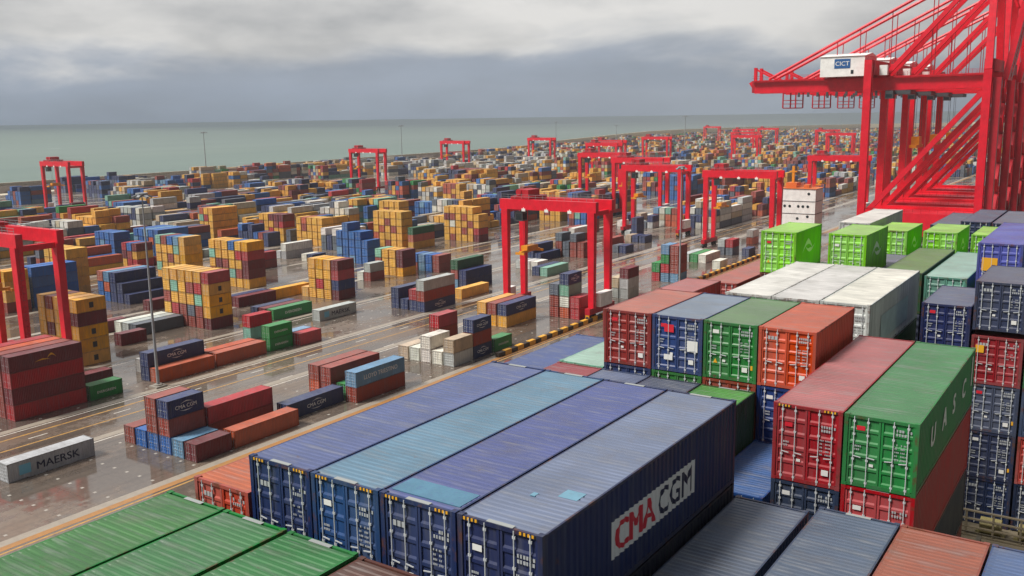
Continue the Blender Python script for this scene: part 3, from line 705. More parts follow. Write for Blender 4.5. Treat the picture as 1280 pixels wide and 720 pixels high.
for r_, U, Lf, zt, H, col, rcol, label, ex in SHIP:
    L = L40 if Lf == 40 else L20; x = r_ - W2; z = ZR + zt - H
    far = U > 40 and 'l' not in ex and 'd' not in ex
    o = container(x, U, z, L, H, col, label, 0 if not far else 1, rcol, hazard='z' in ex, header='h' in ex)
    k = (round(x, 2), U, L)
    floor_of[k] = min(floor_of.get(k, 1e9), z)
    if 'S' in ex:
        mb = MB(); t1, t2 = text_mb("CMA", .82, 1.0, .035), text_mb("CGM", .82, 1.0, .035)
        y0 = 3.42; ln = 5.4; pan = MB()
        pan.v = [(0, y0, .86), (0, y0 + ln, .86), (0, y0 + ln, 1.92), (0, y0, 1.92)]; pan.f = [(0, 1, 2, 3)]; pan.m = [0]
        build('sign_panel', conform(pan, L, .004), M_WHITE, o)
        s1 = 2.4 / text_w(t1); s2 = 2.4 / text_w(t2)
        def strip_text(t, s, y): 
            q = MB(); q.v = [(b, y + a * s, .98 + c) for a, b, c in t.v]; q.f = list(t.f); q.m = list(t.m); return q
        build('lettering', conform(strip_text(t1, s1, y0 + .2), L, .008), M_REDD, o); build('lettering', conform(strip_text(t2, s2, y0 + 2.8), L, .008), M_NAVD, o)
    if 'p' in ex:
        mb = MB(); mb.box(-1.12, 1.1, .35, 1.2, H - .03, H - .006); build('roof_patch', mb, weathered('turquoise_patch', lin(76, 120, 144), .5, .75, (84, 92, 140), 1.5), o)
    if 'q' in ex:
        mt_ = weathered('cyan_patch', lin(104, 148, 168), .5, .3)
        for x0, x1, y0, y1 in ((.30, .85, 2.2, 2.7), (-.35, -.2, 1.9, 2.1)):
            mb = MB(); mb.box(x0, x1, y0, y1, H - .03, H - .008); build('roof_patch', mb, mt_, o)
    if 'u' in ex: logo(o, 'uasc', L, H)
    if 'r' in ex:
        mb = MB(); mb.box(-.62, -.16, .0, .012, 1.85, 2.2); build('door_sign', mb, M_REDD, o)
        mb = MB(); mb.box(.5, 1.0, .0, .012, 1.05, 1.55); build('door_sign', mb, M_WHITE, o)
        mb = MB(); mb.box(-.62, -.2, .0, .012, .55, .8); build('door_sign', mb, M_WHITE, o)
    if 'Y' in ex:
        mb = MB(); mb.box(-1.0, -.6, .0, .012, 1.7, 2.1); build('door_sign', mb, M_YEL, o)
    if 'y' in ex:
        mb = MB(); mb.box(-.95, -.1, .0, .012, 1.2, 2.0); build('door_sign', mb, M_YEL, o)
    if 'w' in ex:
        mb = MB(); mb.quad((SX, 2.6, .5), (SX, 9.2, .5), (SX, 9.2, 1.9), (SX, 2.6, 1.9)); mt_ = weathered('faded_sign', lin(176, 198, 194), .5, .5, (196, 200, 196), 1.2); build('faded_sign', mb, mt_, o)
    if 'l' in ex:
        mb = arc_mb(1.6, 4.0, 1.3, .5, .4, SX); mb.add(arc_mb(2.2, 4.4, 1.7, -.5, .3, SX)); build('emblem', mb, mat('emblem_pale', lin(214, 232, 190), .5), o)
ri = random.Random(5)
for (x, U, L), z in floor_of.items():
    while z - HS > DECK_Z - .01:
        z -= HS; HIDDEN.append((x, U, z, L, HS, ri.choice([NAVY, C_(70, 80, 104), C_(140, 54, 50), C_(44, 110, 62), C_(50, 62, 92)])))
    if z - DECK_Z > .05:    # shim: the lowest box of the stack stands on the hatch cover
        HIDDEN.append((x, U, DECK_Z, L, z - DECK_Z - .01, C_(40, 44, 52)))

# ------------------------------------------------------------------ yard gantries (one built, the rest copied)
SPAN, BASE, GH = 23.5, 7.6, 27.0
def make_gantry():
    r = empty('yard_gantry_crane', (0, 0, 0))
    for x in (0, -SPAN):
        for y in (0, BASE):
            mb = MB(); mb.beam((x, y, 2.6), (x, y, GH - 2.3), 1.35, 1.15, 0, 1.75, 1.45); build('leg', mb, M_RED, r)
        mb = MB(); mb.box(x - .65, x + .65, -2.2, BASE + 2.2, 1.5, 2.9); build('sill_beam', mb, M_RED2, r)
        for y in (-1.6, .7, BASE - .7, BASE + 1.6):
            mb = MB(); mb.tube((x - .32, y, .75), (x + .32, y, .75), .75, 14); build('wheel', mb, M_RUBBER, r)
        mb = MB(); mb.box(x - .5, x + .5, .6, BASE - .6, GH - 3.2, GH - 2.2); build('end_tie', mb, M_RED, r)
    for y in (0, BASE):
        mb = MB(); mb.box(-SPAN - 1.3, 1.3, y - .65, y + .65, GH - 2.4, GH); build('portal_girder', mb, M_RED, r)
        mb = MB()
        for k in range(14): mb.box(-SPAN - .9 + k * 1.93, -SPAN - .85 + k * 1.93, y - .5, y - .45, GH, GH + 1.1)
        for zz in (GH + .55, GH + 1.08): mb.box(-SPAN - .9, .9, y - .5, y - .45, zz, zz + .05)
        build('handrail', mb, M_STEEL, r)
    mb = MB(); mb.box(.1, 1.7, 1.0, BASE - 1.0, 3.0, 6.0); mb.box(.0, 1.75, .9, BASE - .9, 6.0, 6.15); build('power_house', mb, M_CWHITE, r)
    mb = MB(); mb.box(-SPAN - 1.5, -SPAN - .2, 1.2, 4.2, 3.0, 5.2); build('electrical_cabinet', mb, M_CWHITE, r)
    tx = -SPAN + 4.2
    mb = MB(); mb.box(tx - 2.6, tx + 2.6, -.2, BASE + .2, GH + .05, GH + .65); mb.box(tx - 1.9, tx + 1.4, 1.3, BASE - 1.3, GH + .65, GH + 2.1)
    mb.tube((tx - 1.2, 1.0, GH + 1.5), (tx - 1.2, BASE - 1.0, GH + 1.5), .75, 10); build('trolley', mb, M_RED2, r)
    mb = MB(); mb.box(tx - 1.4, tx + .6, -.1, 2.0, GH - 5.2, GH - 2.9); mb.box(tx - .3, tx + .1, .6, 1.2, GH - 2.9, GH + .05)
    c = build('operator_cab', mb, M_CGREY, r)
    mb = MB(); mb.box(tx + .602, tx + .63, .1, 1.8, GH - 4.9, GH - 3.4); mb.box(tx - 1.2, tx + .4, -.13, -.102, GH - 4.9, GH - 3.4); build('window', mb, M_GLASS, c)
    zs = 13.8
    mb = MB(); mb.box(tx - .9, tx + .9, BASE / 2 - 2.4, BASE / 2 + 2.4, zs + .82, zs + 1.9)
    mb.box(tx - .35, tx + .35, BASE / 2 - 4.2, BASE / 2 + 4.2, zs + .3, zs + .8)
    for s in (-1, 1): mb.box(tx - 1.22, tx + 1.22, BASE / 2 + s * 4.2 - .2, BASE / 2 + s * 4.2 + .2, zs, zs + .55); mb.box(tx - .9, tx + .9, BASE / 2 + s * 1.5 - .12, BASE / 2 + s * 1.5 + .12, zs + .8, zs + 1.2)
    build('spreader', mb, M_CYEL, r)
    mb = MB()
    for sx in (-.5, .5):
        for sy in (-1.6, 1.6): mb.tube((tx + sx, BASE / 2 + sy, zs + 1.9), (tx + sx * 1.8, BASE / 2 + sy, GH + .1), .035, 5)
    build('hoist_rope', mb, M_CGREY, r)
    for x in (-5.5, -11.7, -18.0):
        mb = MB(); mb.box(x - .5, x + .5, -.75, -.57, GH - 2.75, GH - 2.1); mb.box(x - .06, x + .06, -.66, -.58, GH - 2.1, GH - 1.8); build('floodlight', mb, M_CWHITE, r)
    mb = MB()
    for k in range(18): mb.box(.66, 1.1, -.25, .25, 3.2 + k * 1.2, 3.25 + k * 1.2)
    mb.box(.64, .70, -.27, -.22, 3, 25); mb.box(1.06, 1.12, -.27, -.22, 3, 25); build('ladder', mb, M_RED2, r)
    for y in (-2.1, BASE + 2.1):
        mb = MB(); mb.box(-.5, .5, y - .12, y + .12, .5, 1.45); build('bumper', mb, M_CYEL, r)
    return r
GANTRIES = [
 (-91.2, 165.8, 'red yard gantry crane with yellow spreader in the middle of the photo'),
 (-153.4, 69.0, 'red yard gantry crane cut off at the left edge of the photo'),
 (-91.2, 289.0, 'red yard gantry crane just left of the white deckhouse'),
 (-91.2, 410.0, 'red yard gantry crane standing behind the white deckhouse'),
 (-134.6, 312.0, 'red yard gantry crane with its foot beside the white deckhouse gantry'),
 (-441.0, 250.0, 'lone red yard gantry crane at the far left before the sea'),
 (-401.0, 437.0, 'red yard gantry crane standing before the white container racks'),
 (-463.0, 612.0, 'red yard gantry crane behind the white racks, against the sea'),
 (-439.3, 712.0, 'smaller red yard gantry crane against the sea, left of the cluster'),
 (-214.0, 415.0, 'red yard gantry crane rising above the central gantry beam'),
 (-300.0, 575.0, 'red yard gantry crane overlapped by the nearer cluster'),
 (-339.0, 745.0, 'red yard gantry crane highest in the distant cluster'),
 (-401.0, 1130.0, 'far red yard gantry crane before the pale sea wall'),
 (-276.8, 800.0, 'red yard gantry crane in the distance between mast and deckhouse'),
 (-215.0, 880.0, 'distant red yard gantry crane left of the quay crane leg'),
 (-545.0, 1382.0, 'furthest red yard gantry crane, faint before the sea wall'),
 (-330.7, 940.0, 'red yard gantry crane right of the pale thick mast'),
 (-391.0, 1193.0, 'far red yard gantry crane right of the pale thick mast'),
 (-276.0, 1056.0, 'far red yard gantry crane beside the tall quay crane leg'),
 (-330.0, 640.0, 'red yard gantry crane in the middle of the distant cluster'),
 (-169.0, 368.0, 'red yard gantry crane behind the mast at the second gantry'),
]
g0 = make_gantry()
for i, (x, y, lb) in enumerate(GANTRIES):
    o = g0 if i == 0 else dup(g0, (x, y, 0))
    o.location = (x, y, 0); tag(o, lb, 'gantry crane', 'yard gantry cranes')

# ------------------------------------------------------------------ ship to shore cranes on the quay
def make_quay_crane():
    r = empty('quay_crane', (0, 0, 0)); G, FD = 28.6, 20.0
    for x in (0, G):
        for y in (0, FD):
            mb = MB()
            if x == 0: mb.beam((x, y, 2.6), (x, y, 59.5), 1.9, 1.9)
            else: mb.beam((x, y, 2.6), (x, y, 56), 1.9, 1.9); mb.beam((x, y, 56), (x - .6, y + (1 if y == 0 else -1) * 4.5, 85), 1.7, 1.5)
            build('leg', mb, M_RED, r)
        mb = MB(); mb.box(x - .9, x + .9, .96, FD - .96, 15.2, 18.45); build('portal_tie', mb, M_RED, r)
        mb = MB(); mb.box(x - .8, x + .8, -4, FD + 4, 1.4, 3.0)
        for y in (-3, 0, FD, FD + 3): mb.box(x - .6, x + .6, y - 1.2, y + 1.2, .7, 1.4)
        build('sill_beam', mb, M_RED2, r)
        for y in (-3.6, -2.4, -.6, .6, FD - .6, FD + .6, FD + 2.4, FD + 3.6):
            mb = MB(); mb.tube((x - .15, y, .42), (x + .15, y, .42), .42, 10); build('rail_wheel', mb, M_CGREY, r)
    for y in (0, FD):
        mb = MB(); mb.box(.95, G - .95, y - .9, y + .9, 15.3, 19.6); build('portal_beam', mb, M_RED, r)
        mb = MB(); mb.beam((G - 1.0, y, 50.5), (1.2, y, 19.2), 1.3, 1.3); build('brace', mb, M_RED, r)
        mb = MB()
        for k in range(14): mb.box(1 + k * 2.03, 1.06 + k * 2.03, y - .85, y - .8, 19.6, 20.7)
        mb.box(1, G - 1, y - .85, y - .8, 20.65, 20.72); build('handrail', mb, M_RED2, r)
    mb = MB(); mb.box(-1.2, 1.2, .95, FD - .95, 55.6, 59.4); build('cross_beam', mb, M_RED2, r)
    mb = MB(); mb.box(G - 1.2, G + 1.2, .95, FD - .95, 55.6, 58.6); build('cross_beam', mb, M_RED2, r)
    for y in (6.6, 11.4):
        mb = MB(); mb.box(-33, G + 2.5, y - .75, y + .75, 51.7, 55.4); build('girder', mb, M_RED, r)
    mb = MB()
    for x in (-33.4, -22, -10.5, 10, 20, G + 1): mb.box(x - .35, x + .35, 5.85 if x < -33 else 7.36, 12.15 if x < -33 else 10.64, 51.9, 55.2)
    build('girder_tie', mb, M_RED2, r)
    mb = MB()
    for y in (5.2, 12.8):
        for x in np.arange(-33, 29, 2.6): mb.box(x, x + .06, y - .03, y + .03, 55.2, 56.5)
        for zz in (55.2, 55.9, 56.45): mb.box(-33.5, G, y - .03, y + .03, zz, zz + .06)
        mb.box(-33.5, G, y - .45, y + .45, 55.05, 55.14)
    build('walkway', mb, M_RED2, r)
    for y in (6.6, 11.4):
        mb = MB(); mb.beam((-33, y, 55.2), (-33, y, 59.0), .8, .8); mb.beam((-33, y, 58.6), (-27, y, 55.5), .5, .5)
        mb.beam((-32.2, y, 52), (-34.2, y, 55), 1.2, 1.2); build('tip_frame', mb, M_RED, r)
    mb = MB(); mb.box(-13.4, -1.7, 2.4, 15.6, 55.55, 60.9)
    i = len(mb.v); mb.v += [(-13.7, 2.1, 60.9), (-1.4, 2.1, 60.9), (-1.4, 15.9, 60.9), (-13.7, 15.9, 60.9), (-13.7, 9, 61.9), (-1.4, 9, 61.9)]
    for q in ((0, 1, 5, 4), (2, 3, 4, 5), (1, 2, 5), (3, 0, 4), (3, 2, 1, 0)): mb.f.append(tuple(i + k for k in q)); mb.m.append(0)
    h = build('machinery_house', mb, M_CWHITE, r)
    mb = MB(); mb.box(-9.6, -5.4, 2.33, 2.39, 57.7, 60.2); s_ = build('sign_board', mb, mat('sign_blue', lin(36, 92, 150), .4), h)
    t = text_mb("CICT", 1.15, 1.0, .01); mb = to_front(t, -7.5 - text_w(t) / 2, 2.32, 58.4); build('lettering', mb, M_WHITE, s_)
    mb = MB(); mb.box(-5.2, -4.5, 2.34, 2.39, 56.2, 57.2); build('window', mb, M_GLASS, h)
    for y in (2.4, 15.6):
        mb = MB(); mb.tube((-29, 6.6 if y < 9 else 11.4, 55.6), (27.8, 4.7 if y < 9 else 13.3, 84), .42, 8); build('backstay', mb, M_RED, r)
        mb = MB(); mb.beam((3.0, 6.6 if y < 9 else 11.4, 55.6), (27.6, 4.6 if y < 9 else 13.4, 82.5), 1.1, 1.1); build('inner_stay', mb, M_RED, r)
        mb = MB()
        for x, z in ((-10, 65.0), (-4, 68.0), (4, 72), (14, 77)): mb.tube((x, 6.6 if y < 9 else 11.4, 55.4), (x, 6.0 if y < 9 else 12.0, z), .12, 6)
        build('hanger', mb, M_RED2, r)
    mb = MB(); mb.box(27, 28.8, 4.2, 13.8, 83.5, 86); mb.tube((27.9, 5, 86.4), (27.9, 13, 86.4), .9, 10); build('apex_beam', mb, M_RED, r)
    mb = MB(); mb.box(1.0, G - 1.0, .92, FD - .92, 18.5, 18.8); build('portal_deck', mb, M_RED, r)
    # boom, topped up
    a, b = Vector((G + 3.2, 0, 53.5)), Vector((G + 13.0, 0, 112))
    for y in (6.6, 11.4):
        mb = MB(); mb.beam(a + Vector((0, y, 0)), b + Vector((0, y, 0)), 1.4, 3.2); build('boom', mb, M_RED, r)
    mb = MB()
    for k in range(13):
        p = a.lerp(b, (k + .5) / 13); mb.beam(p + Vector((0, 7.3, 0)), p + Vector((0, 10.7, 0)), .6, .6)
        if k < 12: q = a.lerp(b, (k + 1.5) / 13); mb.beam(p + Vector((0, 7.3, 0)), q + Vector((0, 10.7, 0)), .3, .3)
    build('boom_lacing', mb, M_RED2, r)
    for y in (6.6, 11.4):
        mb = MB(); p = a.lerp(b, .55); mb.tube((28, y, 85), p + Vector((-1.6, y, 0)), .3, 6); mb.tube((28, y, 84), a.lerp(b, .3) + Vector((-1.6, y, 0)), .3, 6); build('forestay', mb, M_RED, r)
    # trolley, cab, maintenance basket, cable carriers
    mb = MB(); mb.box(3.2, 9.6, 5.6, 12.4, 50.5, 51.6); build('trolley', mb, M_CGREY, r)
    mb = MB(); mb.box(3.8, 5.8, 3.0, 5.4, 49.4, 51.5); c = build('operator_cab', mb, M_CGREY, r)
    mb = MB(); mb.box(4.0, 5.6, 2.97, 2.998, 49.7, 50.6); build('window', mb, M_GLASS, c)
    mb = MB()
    for x in (-24.4, -20.8):
        for y in (5.6, 12.4): mb.box(x - .16, x + .16, y - .16, y + .16, 47.4, 51.7)
    for zz in (47.4, 48.5, 49.5):
        for y in (5.6, 12.4): mb.box(-24.4, -20.8, y - .08, y + .08, zz, zz + .14)
        for x in (-24.4, -20.8): mb.box(x - .08, x + .08, 5.6, 12.4, zz, zz + .14)
    mb.box(-24.4, -20.8, 5.6, 12.4, 47.26, 47.38); build('service_basket', mb, M_RED2, r)
    mb = MB()
    for k in range(9): mb.box(-20 + k * 2.6, -19.4 + k * 2.6, 4.6, 5.0, 50.4, 51.6)
    build('cable_carrier', mb, M_CGREY, r)
    # lift shaft and stairs on the sea side legs
    mb = MB(); mb.box(G + 1.1, G + 3.0, .4, 2.2, 3, 54); build('lift_shaft', mb, M_RED2, r)
    mb = MB()
    for k in range(12):
        z = 4 + k * 4; s = 1 if k % 2 else -1
        mb.beam((G + 1.6, FD + s * 2.2 - 3, z), (G + 1.6, FD - s * 2.2 - 3, z + 4), .9, .16); mb.box(G + 1.1, G + 2.4, FD - s * 2.2 - 3.6, FD - s * 2.2 - 2.4, z + 4, z + 4.1)
    build('stairs', mb, M_RED2, r)
    mb = MB(); mb.box(2.0, 4.0, 3.2, 5.0, 55.6, 58.2); build('electrical_cabinet', mb, M_CWHITE, r)
    mb = MB(); mb.box(4.8, 6.8, 4.0, 14.0, 35.4, 36.2); mb.box(4.7, 6.9, 7.2, 10.8, 36.2, 38.6); build('spreader', mb, M_CYEL, r)
    mb = MB()
    for x in (5.0, 6.6):
        for y in (7.4, 10.6): mb.tube((x, y, 38.6), (x, y, 50.5), .06, 5)
    build('hoist_rope', mb, M_CGREY, r)
    return r
q0 = make_quay_crane()
QC = ['tall red quay crane nearest the ship, white machinery house in full view', 'second tall red quay crane, partly behind the nearest one',
      'third tall red quay crane along the quay', 'fourth and last tall red quay crane along the quay']
for i, lb in enumerate(QC):
    o = q0 if i == 3 else dup(q0, (0, 0, 0)); o.location = (-52.0, 245.0 + 28.5 * i, 0); tag(o, lb, 'quay crane', 'quay cranes')
    if i == 0:
        for ch in list(o.children):
            if ch.name.split('.')[0] in ('spreader', 'hoist_rope'): bpy.data.objects.remove(ch)

# ------------------------------------------------------------------ light masts
def make_mast(h=34.0):
    r = empty('light_mast', (0, 0, 0))
    mb = MB(); mb.tube((0, 0, .4), (0, 0, h), .28, 12, 0, .10); build('pole', mb, M_STEEL, r)
    mb = MB(); mb.tube((0, 0, 0), (0, 0, .5), .8, 12); mb.box(-1.1, 1.1, -1.1, 1.1, 0, .3); build('base', mb, M_CONC, r)
    mb = MB(); mb.tube((0, 0, h), (0, 0, h + .25), 1.0, 12); build('head_ring', mb, M_STEEL, r)
    for k in range(6):
        a = k * math.pi / 3; x, y = 1.15 * math.cos(a), 1.15 * math.sin(a)
        mb = MB(); mb.beam((x - .4 * math.cos(a), y - .4 * math.sin(a), h - .15), (x + .45 * math.cos(a), y + .45 * math.sin(a), h - .5), .5, .35); build('floodlight', mb, M_STEEL, r)
    return r
m0 = make_mast()
MASTS = [(-130.6, 79.4, 'tall grey light mast beside the navy and orange containers', 1.0), (-634, 484, 'thin light mast by the sea wall at the left', 1.1), (-622, 718, 'light mast by the sea right of a gantry', 1.15),
         (-630, 1035, 'light mast standing behind the small gantry by the sea', 1.15), (-552, 1055, 'faint light mast left of the gantry cluster', 1.0), (-466, 1074, 'pale thick light mast right of the gantry cluster', 1.3),
         (-790, 2150, 'light mast far off before the sea wall, left of three', 1.1), (-700, 2300, 'light mast far off before the sea wall, middle of three', 1.0), (-640, 2450, 'light mast far off before the sea wall, right of three', 1.2), (-91.0, 214.0, 'slim light mast before the second gantry from the middle', .95)]
for i, (x, y, lb, k) in enumerate(MASTS):
    o = m0 if i == 0 else dup(m0, (x, y, 0)); o.location = (x, y, 0); sx = k if i in (0, 9) else (2.6 if i == 5 else 1.9); o.scale = (sx, sx, k); tag(o, lb, 'light mast', 'light masts')

# ------------------------------------------------------------------ white deckhouse standing on the quay
r = tag(empty('deckhouse', (-101.6, 328, 0)), 'white ship deckhouse block with rows of round portholes and orange railing', 'deckhouse')
mb = MB(); mb.box(0, 13.4, 0, 9.5, 0, 18.4); build('wall', mb, M_CWHITE, r)
mb = MB()
for z in (4.6, 9.2, 13.8): mb.box(-.12, 13.52, -.12, 9.62, z - .09, z + .09)
build('deck_edge', mb, M_CGREY, r)
for x, z in ((10.9, 16.6), (2.1, 11.9), (4.0, 11.9), (7.2, 11.9), (8.9, 11.9), (10.7, 11.9), (7.0, 7.4), (10.7, 8.2), (3.2, 3.0), (9.0, 3.0)):
    mb = MB(); mb.tube((x, .05, z), (x, -.06, z), .52, 14); build('porthole', mb, M_GLASS, r)
mb = MB()
for k in range(14): mb.box(k * 1.03, k * 1.03 + .08, -.05, .03, 18.4, 19.6); mb.box(k * 1.03, k * 1.03 + .08, 9.4, 9.48, 18.4, 19.6)
for z in (18.95, 19.5): mb.box(0, 13.4, -.05, .03, z, z + .1); mb.box(0, 13.4, 9.4, 9.48, z, z + .1)
mb.box(-.3, 13.7, -.3, 9.8, 18.4, 18.55); build('railing', mb, M_ORG, r)
mb = MB(); mb.box(1.5, 5.5, 2.5, 7.5, 18.56, 20.4); mb.box(8, 10, 3, 6, 18.56, 19.7); build('roof_housing', mb, M_ORG, r)
mb = MB(); mb.box(3, 3.9, 4.5, 5.4, 20.4, 26.5); mb.box(2.1, 4.8, 4.4, 5.5, 24.2, 24.7); build('mast', mb, M_CYEL, r)
YARD = [
 ("alone on brown ground by the ship", -108.3, 41.1, 40, "w"),
 ("beside the quay road kerb", -93.4, 59.0, 20, "m b BrN Brr B r"),
 ("end to end behind the maroon container", -93.4, 65.6, 40, "O - rR"),
 ("beside the yellow road line", -96.2, 78.2, 40, "N"),
 ("two stacked by the yellow road line", -93.4, 90.6, 40, "rb"),
 ("behind the steel blue container", -99.2, 90.6, 40, "rr Or"),
 ("low behind the steel blue container", -96.2, 91.3, 20, "G"),
 ("in the white group by the kerb", -93.4, 116.8, 20, "wc W WW W c"),
 ("behind the white group", -93.4, 123.1, 20, "NrN T R rrR N"),
 ("alone near the striped barrier", -93.4, 130.2, 20, "G"),
 ("mustard group left of gantry foot", -103.5, 149.1, 40, "YN Yr YY"),
 ("stacks beside the gantry foot", -93.7, 164.3, 20, "RR OWTN rrK"),
 ("stack just past the gantry foot", -95.3, 191.9, 20, "wwm wc"),
 ("tower by the striped barrier", -93.8, 219.2, 20, "brrr bRGb RG"),
 ("alone right of the striped tower", -92.4, 246.6, 20, "W"),
 ("pale row behind the lone white one", -100.9, 256.1, 40, "W G w"),
 ("by the barrier under the far gantry", -93.8, 275.3, 20, "N - KR Kw"),
 ("two high by the barrier", -102.5, 303.3, 20, "OW"),
 ("in the red pile by the gantry", -133.0, 55.2, 40, "RmRm rrrr rrmO rrrR"),
 ("low behind the red pile", -140.2, 70.9, 20, "m"),
 ("alone behind the road", -132.8, 67.9, 20, "G"),
 ("by the tall lamp mast", -132.0, 80.6, 40, "O NN"),
 ("white roofed pair behind the lamp mast", -137.8, 83.4, 40, "W W"),
 ("orange pair beyond the lamp mast", -132.4, 93.6, 40, "O O"),
 ("green pair by the road", -132.6, 107.0, 20, "GG"),
 ("red over teal behind the green pair", -144.2, 111.9, 20, "TR"),
 ("beside the road behind green pair", -131.0, 113.6, 20, "R b"),
 ("long green behind the red one", -154.8, 127.8, 40, "G m N"),
 ("alone on wet ground in mid yard", -144.7, 132.6, 40, "w"),
 ("navy group beyond the wet ground", -129.8, 152.6, 40, "Nrw"),
 ("short pair by the navy group", -132.7, 153.2, 20, "NR N"),
 ("navy pair by the navy group", -138.4, 153.2, 40, "NN"),
 ("long mustard by the navy group", -132.3, 170.7, 40, "Y"),
 ("under the long green container", -139.4, 182.2, 40, "NN brg"),
 ("pale group seen through the gantry", -139.7, 218.8, 20, "W W w"),
 ("teal seen through the gantry", -131.0, 210.4, 40, "T N"),
 ("low navy rows behind the spreader", -148.1, 234.0, 40, "N NN r"),
 ("grey columns between the gantry legs", -139.4, 246.6, 20, "rr rrK KK rrK"),
 ("long pale row behind grey columns", -161.9, 279.2, 40, "rW Nr"),
 ("dark tower right of the gantry", -146.7, 300.1, 20, "NNN w"),
 ("low navy one before the dark tower", -132.3, 262.7, 20, "N K"),
 ("low navy pair right of dark tower", -138.1, 289.3, 20, "N N c"),
 ("red row past the dark tower", -145.8, 275.5, 40, "r"),
 ("mustard block behind the red pile", -155.0, 80.0, 20, "YYYmY YrYYY YYYYY mYmYr YYYYY"),
 ("low maroon pair left of lamp mast", -163.5, 94.0, 20, "m"),
 ("low maroon one behind lamp mast", -177.8, 99.0, 20, "m"),
 ("grey trio behind the lamp mast", -168.8, 101.2, 40, "K w W"),
 ("mustard block with a red top", -159.3, 113.6, 20, "mYYYR rrTRY rKYrY rrYYY YRYTY YYrYY"),
 ("navy maroon row by mustard block", -174.3, 133.8, 40, "m N"),
 ("stack with red and navy sides", -158.7, 153.2, 20, "mNRm YYYY YRYY YYYY Y"),
 ("mixed block right of red top", -193.1, 153.2, 20, "YmmRY YrYRY YTYYB rYrYY YYmYY YOYTY"),
 ("low pale pair past mixed block", -226.4, 197.3, 40, "wW w"),
 ("low row beside bright blue block", -213.0, 196.5, 20, "N W"),
 ("long low mustard one", -174.9, 146.4, 40, "Y"),
 ("pale pair right of mustard stacks", -171.2, 178.7, 20, "rw W"),
 ("small stack behind the navy group", -168.3, 189.6, 20, "Ymm YYY YYY rrT"),
 ("blue and red row behind the stack", -163.4, 200.6, 20, "rr BB bb rB"),
 ("navy trio stepping down to the road", -202.3, 122.1, 40, "N NN NNN BOb BBO"),
 ("short maroon at the navy trio", -190.6, 119.6, 20, "m"),
 ("mustard block behind the near gantry", -225.7, 119.9, 20, "YYYYY YYrYY rYYYY YYYYY"),
 ("small mustard stack inside the gantry", -219.3, 99.7, 20, "rYYY YYYY"),
 ("deep blue stack behind near gantry", -220.2, 107.1, 40, "BBBB BBBB BBB"),
 ("mustard block behind the red topped", -218.9, 151.9, 20, "YYYYY YYYTb rYrYB YYYYr YTYYT"),
 ("bright blue block beyond dry ground", -193.4, 201.7, 20, "BBB BBBB bBBB BBBBB BbBB"),
 ("green topped stack in the middle", -203.0, 235.8, 40, "YOg"),
 ("tall mustard block behind green top", -209.3, 237.1, 20, "YYYYY YYrYY rYYrY YYOYY YOYYY"),
 ("mustard and red block left of gantry", -193.5, 262.6, 20, "mRYY YYrYY YrYOY YYYYY rYWrY YYYmY"),
 ("mustard and maroon block in mid yard", -262.2, 229.0, 20, "YYRm YYrm YRYm YYYY YYrY"),
 ("mustard block beside the bright blue", -238.5, 226.4, 20, "YYYY YYYY YYYY YYrO YYYY"),
 ("long mustard block below the navy row", -287.1, 215.9, 40, "YYYYY rYYRY YYYTO"),
 ("blue block with pale roofs", -262.2, 173.7, 40, "BBBB bBOB BBBb bBBB BBbB"),
 ("blue columns left of pale roofs", -269.3, 162.0, 20, "BBBB BbBB BBbB BOBB"),
 ("blue pair on orange near the shore", -371.4, 233.6, 40, "ROBB rObB BbbB"),
 ("maroon mustard row near the shore", -360.0, 239.4, 40, "KmY"),
 ("red and dark pair near the shore", -320.1, 204.0, 20, "mm rW"),
 ("green tower near the shore", -403.6, 368.7, 40, "mRR gGG GGG GGR GGG"),
 ("blue and teal row in the middle", -281.4, 282.6, 40, "NmTr BmBB rmBB bbB"),
 ("tall mustard block beyond bright blue", -238.3, 269.4, 20, "YYYYY YOYYY YYYrY YrYYY"),
 ("blue row behind mustard blocks", -241.6, 295.9, 20, "BBBB BbBB bBBb rBBB"),
 ("single tall mustard stack", -245.0, 322.3, 20, "YYYYY TN"),
 ("red and mustard block by the racks", -276.6, 360.4, 20, "YYYYY OYrYr YOYOO OOYrO"),
 ("blue and red block behind gantry top", -238.0, 337.2, 20, "NBBB BBBB bBBB rrRR"),
 ("mixed row under the gantry beam", -170.2, 307.4, 20, "rrB BBB bBT rmO"),
 ("coloured row past the second gantry", -148.2, 340.0, 20, "OOr OOT WcW rrb"),
 ("blue and orange pair past third gantry", -142.1, 377.0, 20, "mrTB rrgB"),
 ("light blue stack past third gantry", -136.0, 387.4, 20, "rr bbb bbB"),
 ("mustard row behind the second gantry", -202.5, 336.2, 20, "YYYYY YYYY YrYYY YYYYY"),
]

